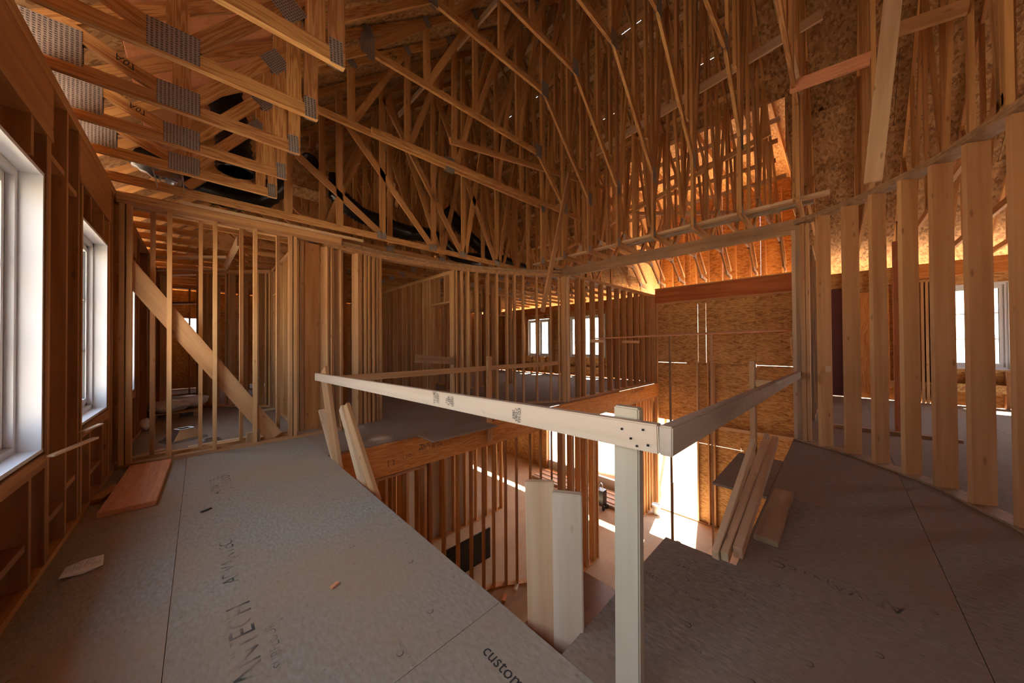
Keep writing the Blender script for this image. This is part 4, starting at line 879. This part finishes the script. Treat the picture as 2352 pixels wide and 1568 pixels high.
# litter
for k, (x, y, s, m_, lab) in enumerate(((.04, 3.48, .03, 'black', 'small black scrap on the lit floor of the left landing'), (.52, 1.9, .02, 'redboard', 'rusty crumb on the lit floor'), (1.3, .66, .02, 'black', 'dark crumb by the corner of the opening'), (2.2, -.55, .025, 'pale', 'pale splinter on the brown floor at right'), (4.95, -1.3, .06, 'bag', 'white scrap inside the right room'), (1.3, .3, .02, 'black', 'black speck on the brown floor'))):
    o = lum('scrap', (x-s, y-s*.4, .006), (x+s, y+s*.5, .008), .02, .008, m_, None, (0, 0, 1)); tag(o, lab, 'scrap')
# dust and chips along the left wall and the partition foot: nobody could count them
rs = random.Random(5); v = []; f = []
def chip(x, y, s, z=0.0):
    a = rs.uniform(0, 3.14); c, d = math.cos(a)*s, math.sin(a)*s; e = s*.35; i = len(v)
    v.extend([(x-c, y-d, z+.001), (x+e*d, y-e*c, z+.001+s*.4), (x+c, y+d, z+.003), (x-e*d, y+e*c, z+.002)]); f.append((i, i+1, i+2, i+3))
for k in range(900):
    t = rs.random()
    if t < .5: chip(-.62+abs(rs.gauss(0, .10)), rs.uniform(1.5, 5.2), rs.uniform(.004, .012))
    elif t < .7: chip(rs.uniform(-.6, 1.2), 5.27-abs(rs.gauss(0, .05)), rs.uniform(.004, .012))
    else: chip(rs.uniform(-.6, 1.0), rs.uniform(.8, 5.0), rs.uniform(.002, .005))
for k in range(300): chip(rs.uniform(1.3, 5), rs.uniform(-1.0, .35), rs.uniform(.002, .006))
ch = meshobj('wood_chips', v, f, 'stud', None); tag(ch, 'wood chips and dust scattered on the floor along the left wall', 'litter', None, 'stuff')
# lower storey things
st = empty('lumber_stack', (10.3, 6.2, LZ), 'stack of pale boards lying below the bright lower window', 'lumber stack', None, 'thing')
for k in range(7): box('board', 9.72+k*.15, 9.86+k*.15, 5.0, 8.8, LZ+.02, LZ+.10+.02*(k % 2), 'pale' if k % 2 else 'greyrail', st, 1)
gen = empty('tool_bag', (9.55, 5.55, LZ), 'black wheeled tool case standing by the board stack in the lower storey', 'tool case', None, 'thing')
box('case', 9.42, 9.66, 5.42, 5.72, LZ+.12, LZ+.62, 'black', gen, 2); tube('handle', [(9.46, 5.46, LZ+.62), (9.46, 5.46, LZ+.80), (9.60, 5.6, LZ+.80), (9.62, 5.68, LZ+.62)], .012, 'steel', gen); lathe('wheel', [(.001, -.02), (.08, -.02), (.08, .02), (.001, .02)], 'black', gen, (9.44, 5.41, LZ+.08), ax=(0, 1, 0)); lathe('wheel', [(.001, -.02), (.08, -.02), (.08, .02), (.001, .02)], 'black', gen, (9.64, 5.41, LZ+.08), ax=(0, 1, 0))
bk = empty('bucket', (10.45, 4.20, LZ), 'small pale bucket beside the bright doorway', 'bucket', None, 'thing')
lathe('body', [(.001, .0), (.10, 0), (.13, .28), (.12, .28), (.09, .02)], 'white', bk, (10.45, 4.12, LZ+.005)); lathe('rim', [(.125, .27), (.14, .27), (.14, .30), (.125, .30)], 'white', bk, (10.45, 4.12, LZ+.005))
for k, (x, y, lab) in enumerate(((4.6, 5.0, 'reddish brick sized offcut on the lower floor'), (5.0, 5.05, 'pale paper scrap among the lower studs'), (4.3, 4.9, 'black offcut on the lower floor at the floor edge'))):
    o = lum('lower_scrap', (x, y, LZ+.02), (x+.16, y+.1, LZ+.02), .08, .04, ('redboard', 'paper', 'black')[k], None, (0, 0, 1)); tag(o, lab, 'scrap')
rs2 = random.Random(9)
pl_ = empty('debris_heap', (4.6, 9.9, LZ), 'heap of broken drywall and board scraps in the lower left room', 'debris', None, 'thing')
for k in range(14):
    a = rs2.uniform(0, 6.28); x, y = 4.6+rs2.uniform(-.3, .3), 9.9+rs2.uniform(-.3, .3); lum('scrap', (x, y, LZ+.03+k*.015), (x+.3*math.cos(a), y+.3*math.sin(a), LZ+.06+k*.018), .12, .015, 'paper' if k % 3 else 'pale', pl_, (0, 0, 1))
for k, (x, y, z) in enumerate(((10.9, 5.0, -1.8), (10.9, 7.4, -2.2))):
    o = tube('electric_cable', [(x, y, z), (x+.02, y+.5, z-.35), (x-.02, y+1.0, z-.2), (x, y+1.5, z-.5)], .008, 'black'); tag(o, ('black cable sagging across the right bright lower window', 'black cable sagging across the left bright lower window')[k], 'cable')

# ------------------------------------------------------------------ outdoors
pc = empty('sun_shield', (12.2, 9, -.7), 'unseen flat slab added to shade the lower front openings', 'sun shield', None, 'structure')  # slab and posts added out of view to keep sun off the lower floor
for k in range(8): box('panel', 11.0, 13.6, 4.8+1.2*k, 5.997+1.2*k, -.72, -.70, 'osb', pc, 0)
for k in range(4): box('post', 13.45, 13.55, 4.85+3.1*k, 4.95+3.1*k, -4.4, -.72, 'pale', pc, 2)
gd = empty('ground', (20, 4, -4.35), 'sunlit sandy yard around the house', 'ground', None, 'structure')
def hill(x, y): return -4.35+max(0, (x-19))*.22+max(0, (-x-12))*.1+.15*mnoise.noise(Vector((x*.3, y*.3, 0)))
v = []; f = []; nx, ny = 40, 40
for i in range(nx+1):
    for j in range(ny+1): x = -60+i*3.5; y = -60+j*3.3; v.append((x, y, hill(x, y) if x > 12 or x < -3 else -4.4))
for i in range(nx):
    for j in range(ny): a = i*(ny+1)+j; f.append((a, a+ny+1, a+ny+2, a+1))
meshobj('terrain', v, f, 'dirt', gd, at=(0, 0, -4.4), smooth=True)
mo = meshobj('mound', [(15+4*math.cos(a)*r, 6+6*math.sin(a)*r, -4.4+1.7*(1-r*r)+.2*mnoise.noise(Vector((a, r*3, 1)))) for r in (0, .25, .5, .75, 1.0) for a in [2*math.pi*k/20 for k in range(20)]],
        [(20*i+k, 20*i+(k+1) % 20, 20*i+20+(k+1) % 20, 20*i+20+k) for i in range(4) for k in range(20)], 'leaf', None, smooth=True); tag(mo, 'leaf strewn earth mound outside the bright doorway', 'mound')
rt = random.Random(11)
def tree(x, y, i):
    z = hill(x, y); h = rt.uniform(9, 14); r = rt.uniform(.10, .22); t = empty('bare_tree', (x, y, z), 'bare grey tree in the woods outside the front windows', 'tree', 'bare trees outside', 'thing')
    vs = []; fs = []
    for k in range(7):
        q = k/6; cx_, cy_ = rt.uniform(-.12, .12)*q*3, rt.uniform(-.12, .12)*q*3
        for s in range(7): a = 2*math.pi*s/7; vs.append((x+cx_+r*(1-.8*q)*math.cos(a), y+cy_+r*(1-.8*q)*math.sin(a), z-.2+h*q))
    for k in range(6):
        for s in range(7): fs.append((k*7+s, k*7+(s+1) % 7, k*7+7+(s+1) % 7, k*7+7+s))
    meshobj('trunk', vs, fs, 'bark', t, at=(x, y, z))
    for b in range(6):
        zz = z+h*rt.uniform(.35, .9); a = rt.uniform(0, 6.28); L = rt.uniform(.5, .9); p = Vector((x, y, zz)); q = p+Vector((math.cos(a)*L, math.sin(a)*L, L*.7)); lum('branch', p, q, .05, .05, 'bark', t, (0, 0, 1) if abs((q-p).normalized().z) < .9 else (1, 0, 0))
spots = []; tries = 0
while len(spots) < 40 and tries < 4000:
    tries += 1; x = rt.uniform(20, 46); y = x*math.tan(rt.uniform(-.3, 1.0))*.9
    if all((x-a)**2+(y-b)**2 > 7.5 for a, b in spots): spots.append((x, y))
for i, (x, y) in enumerate(spots): tree(x, y, i)
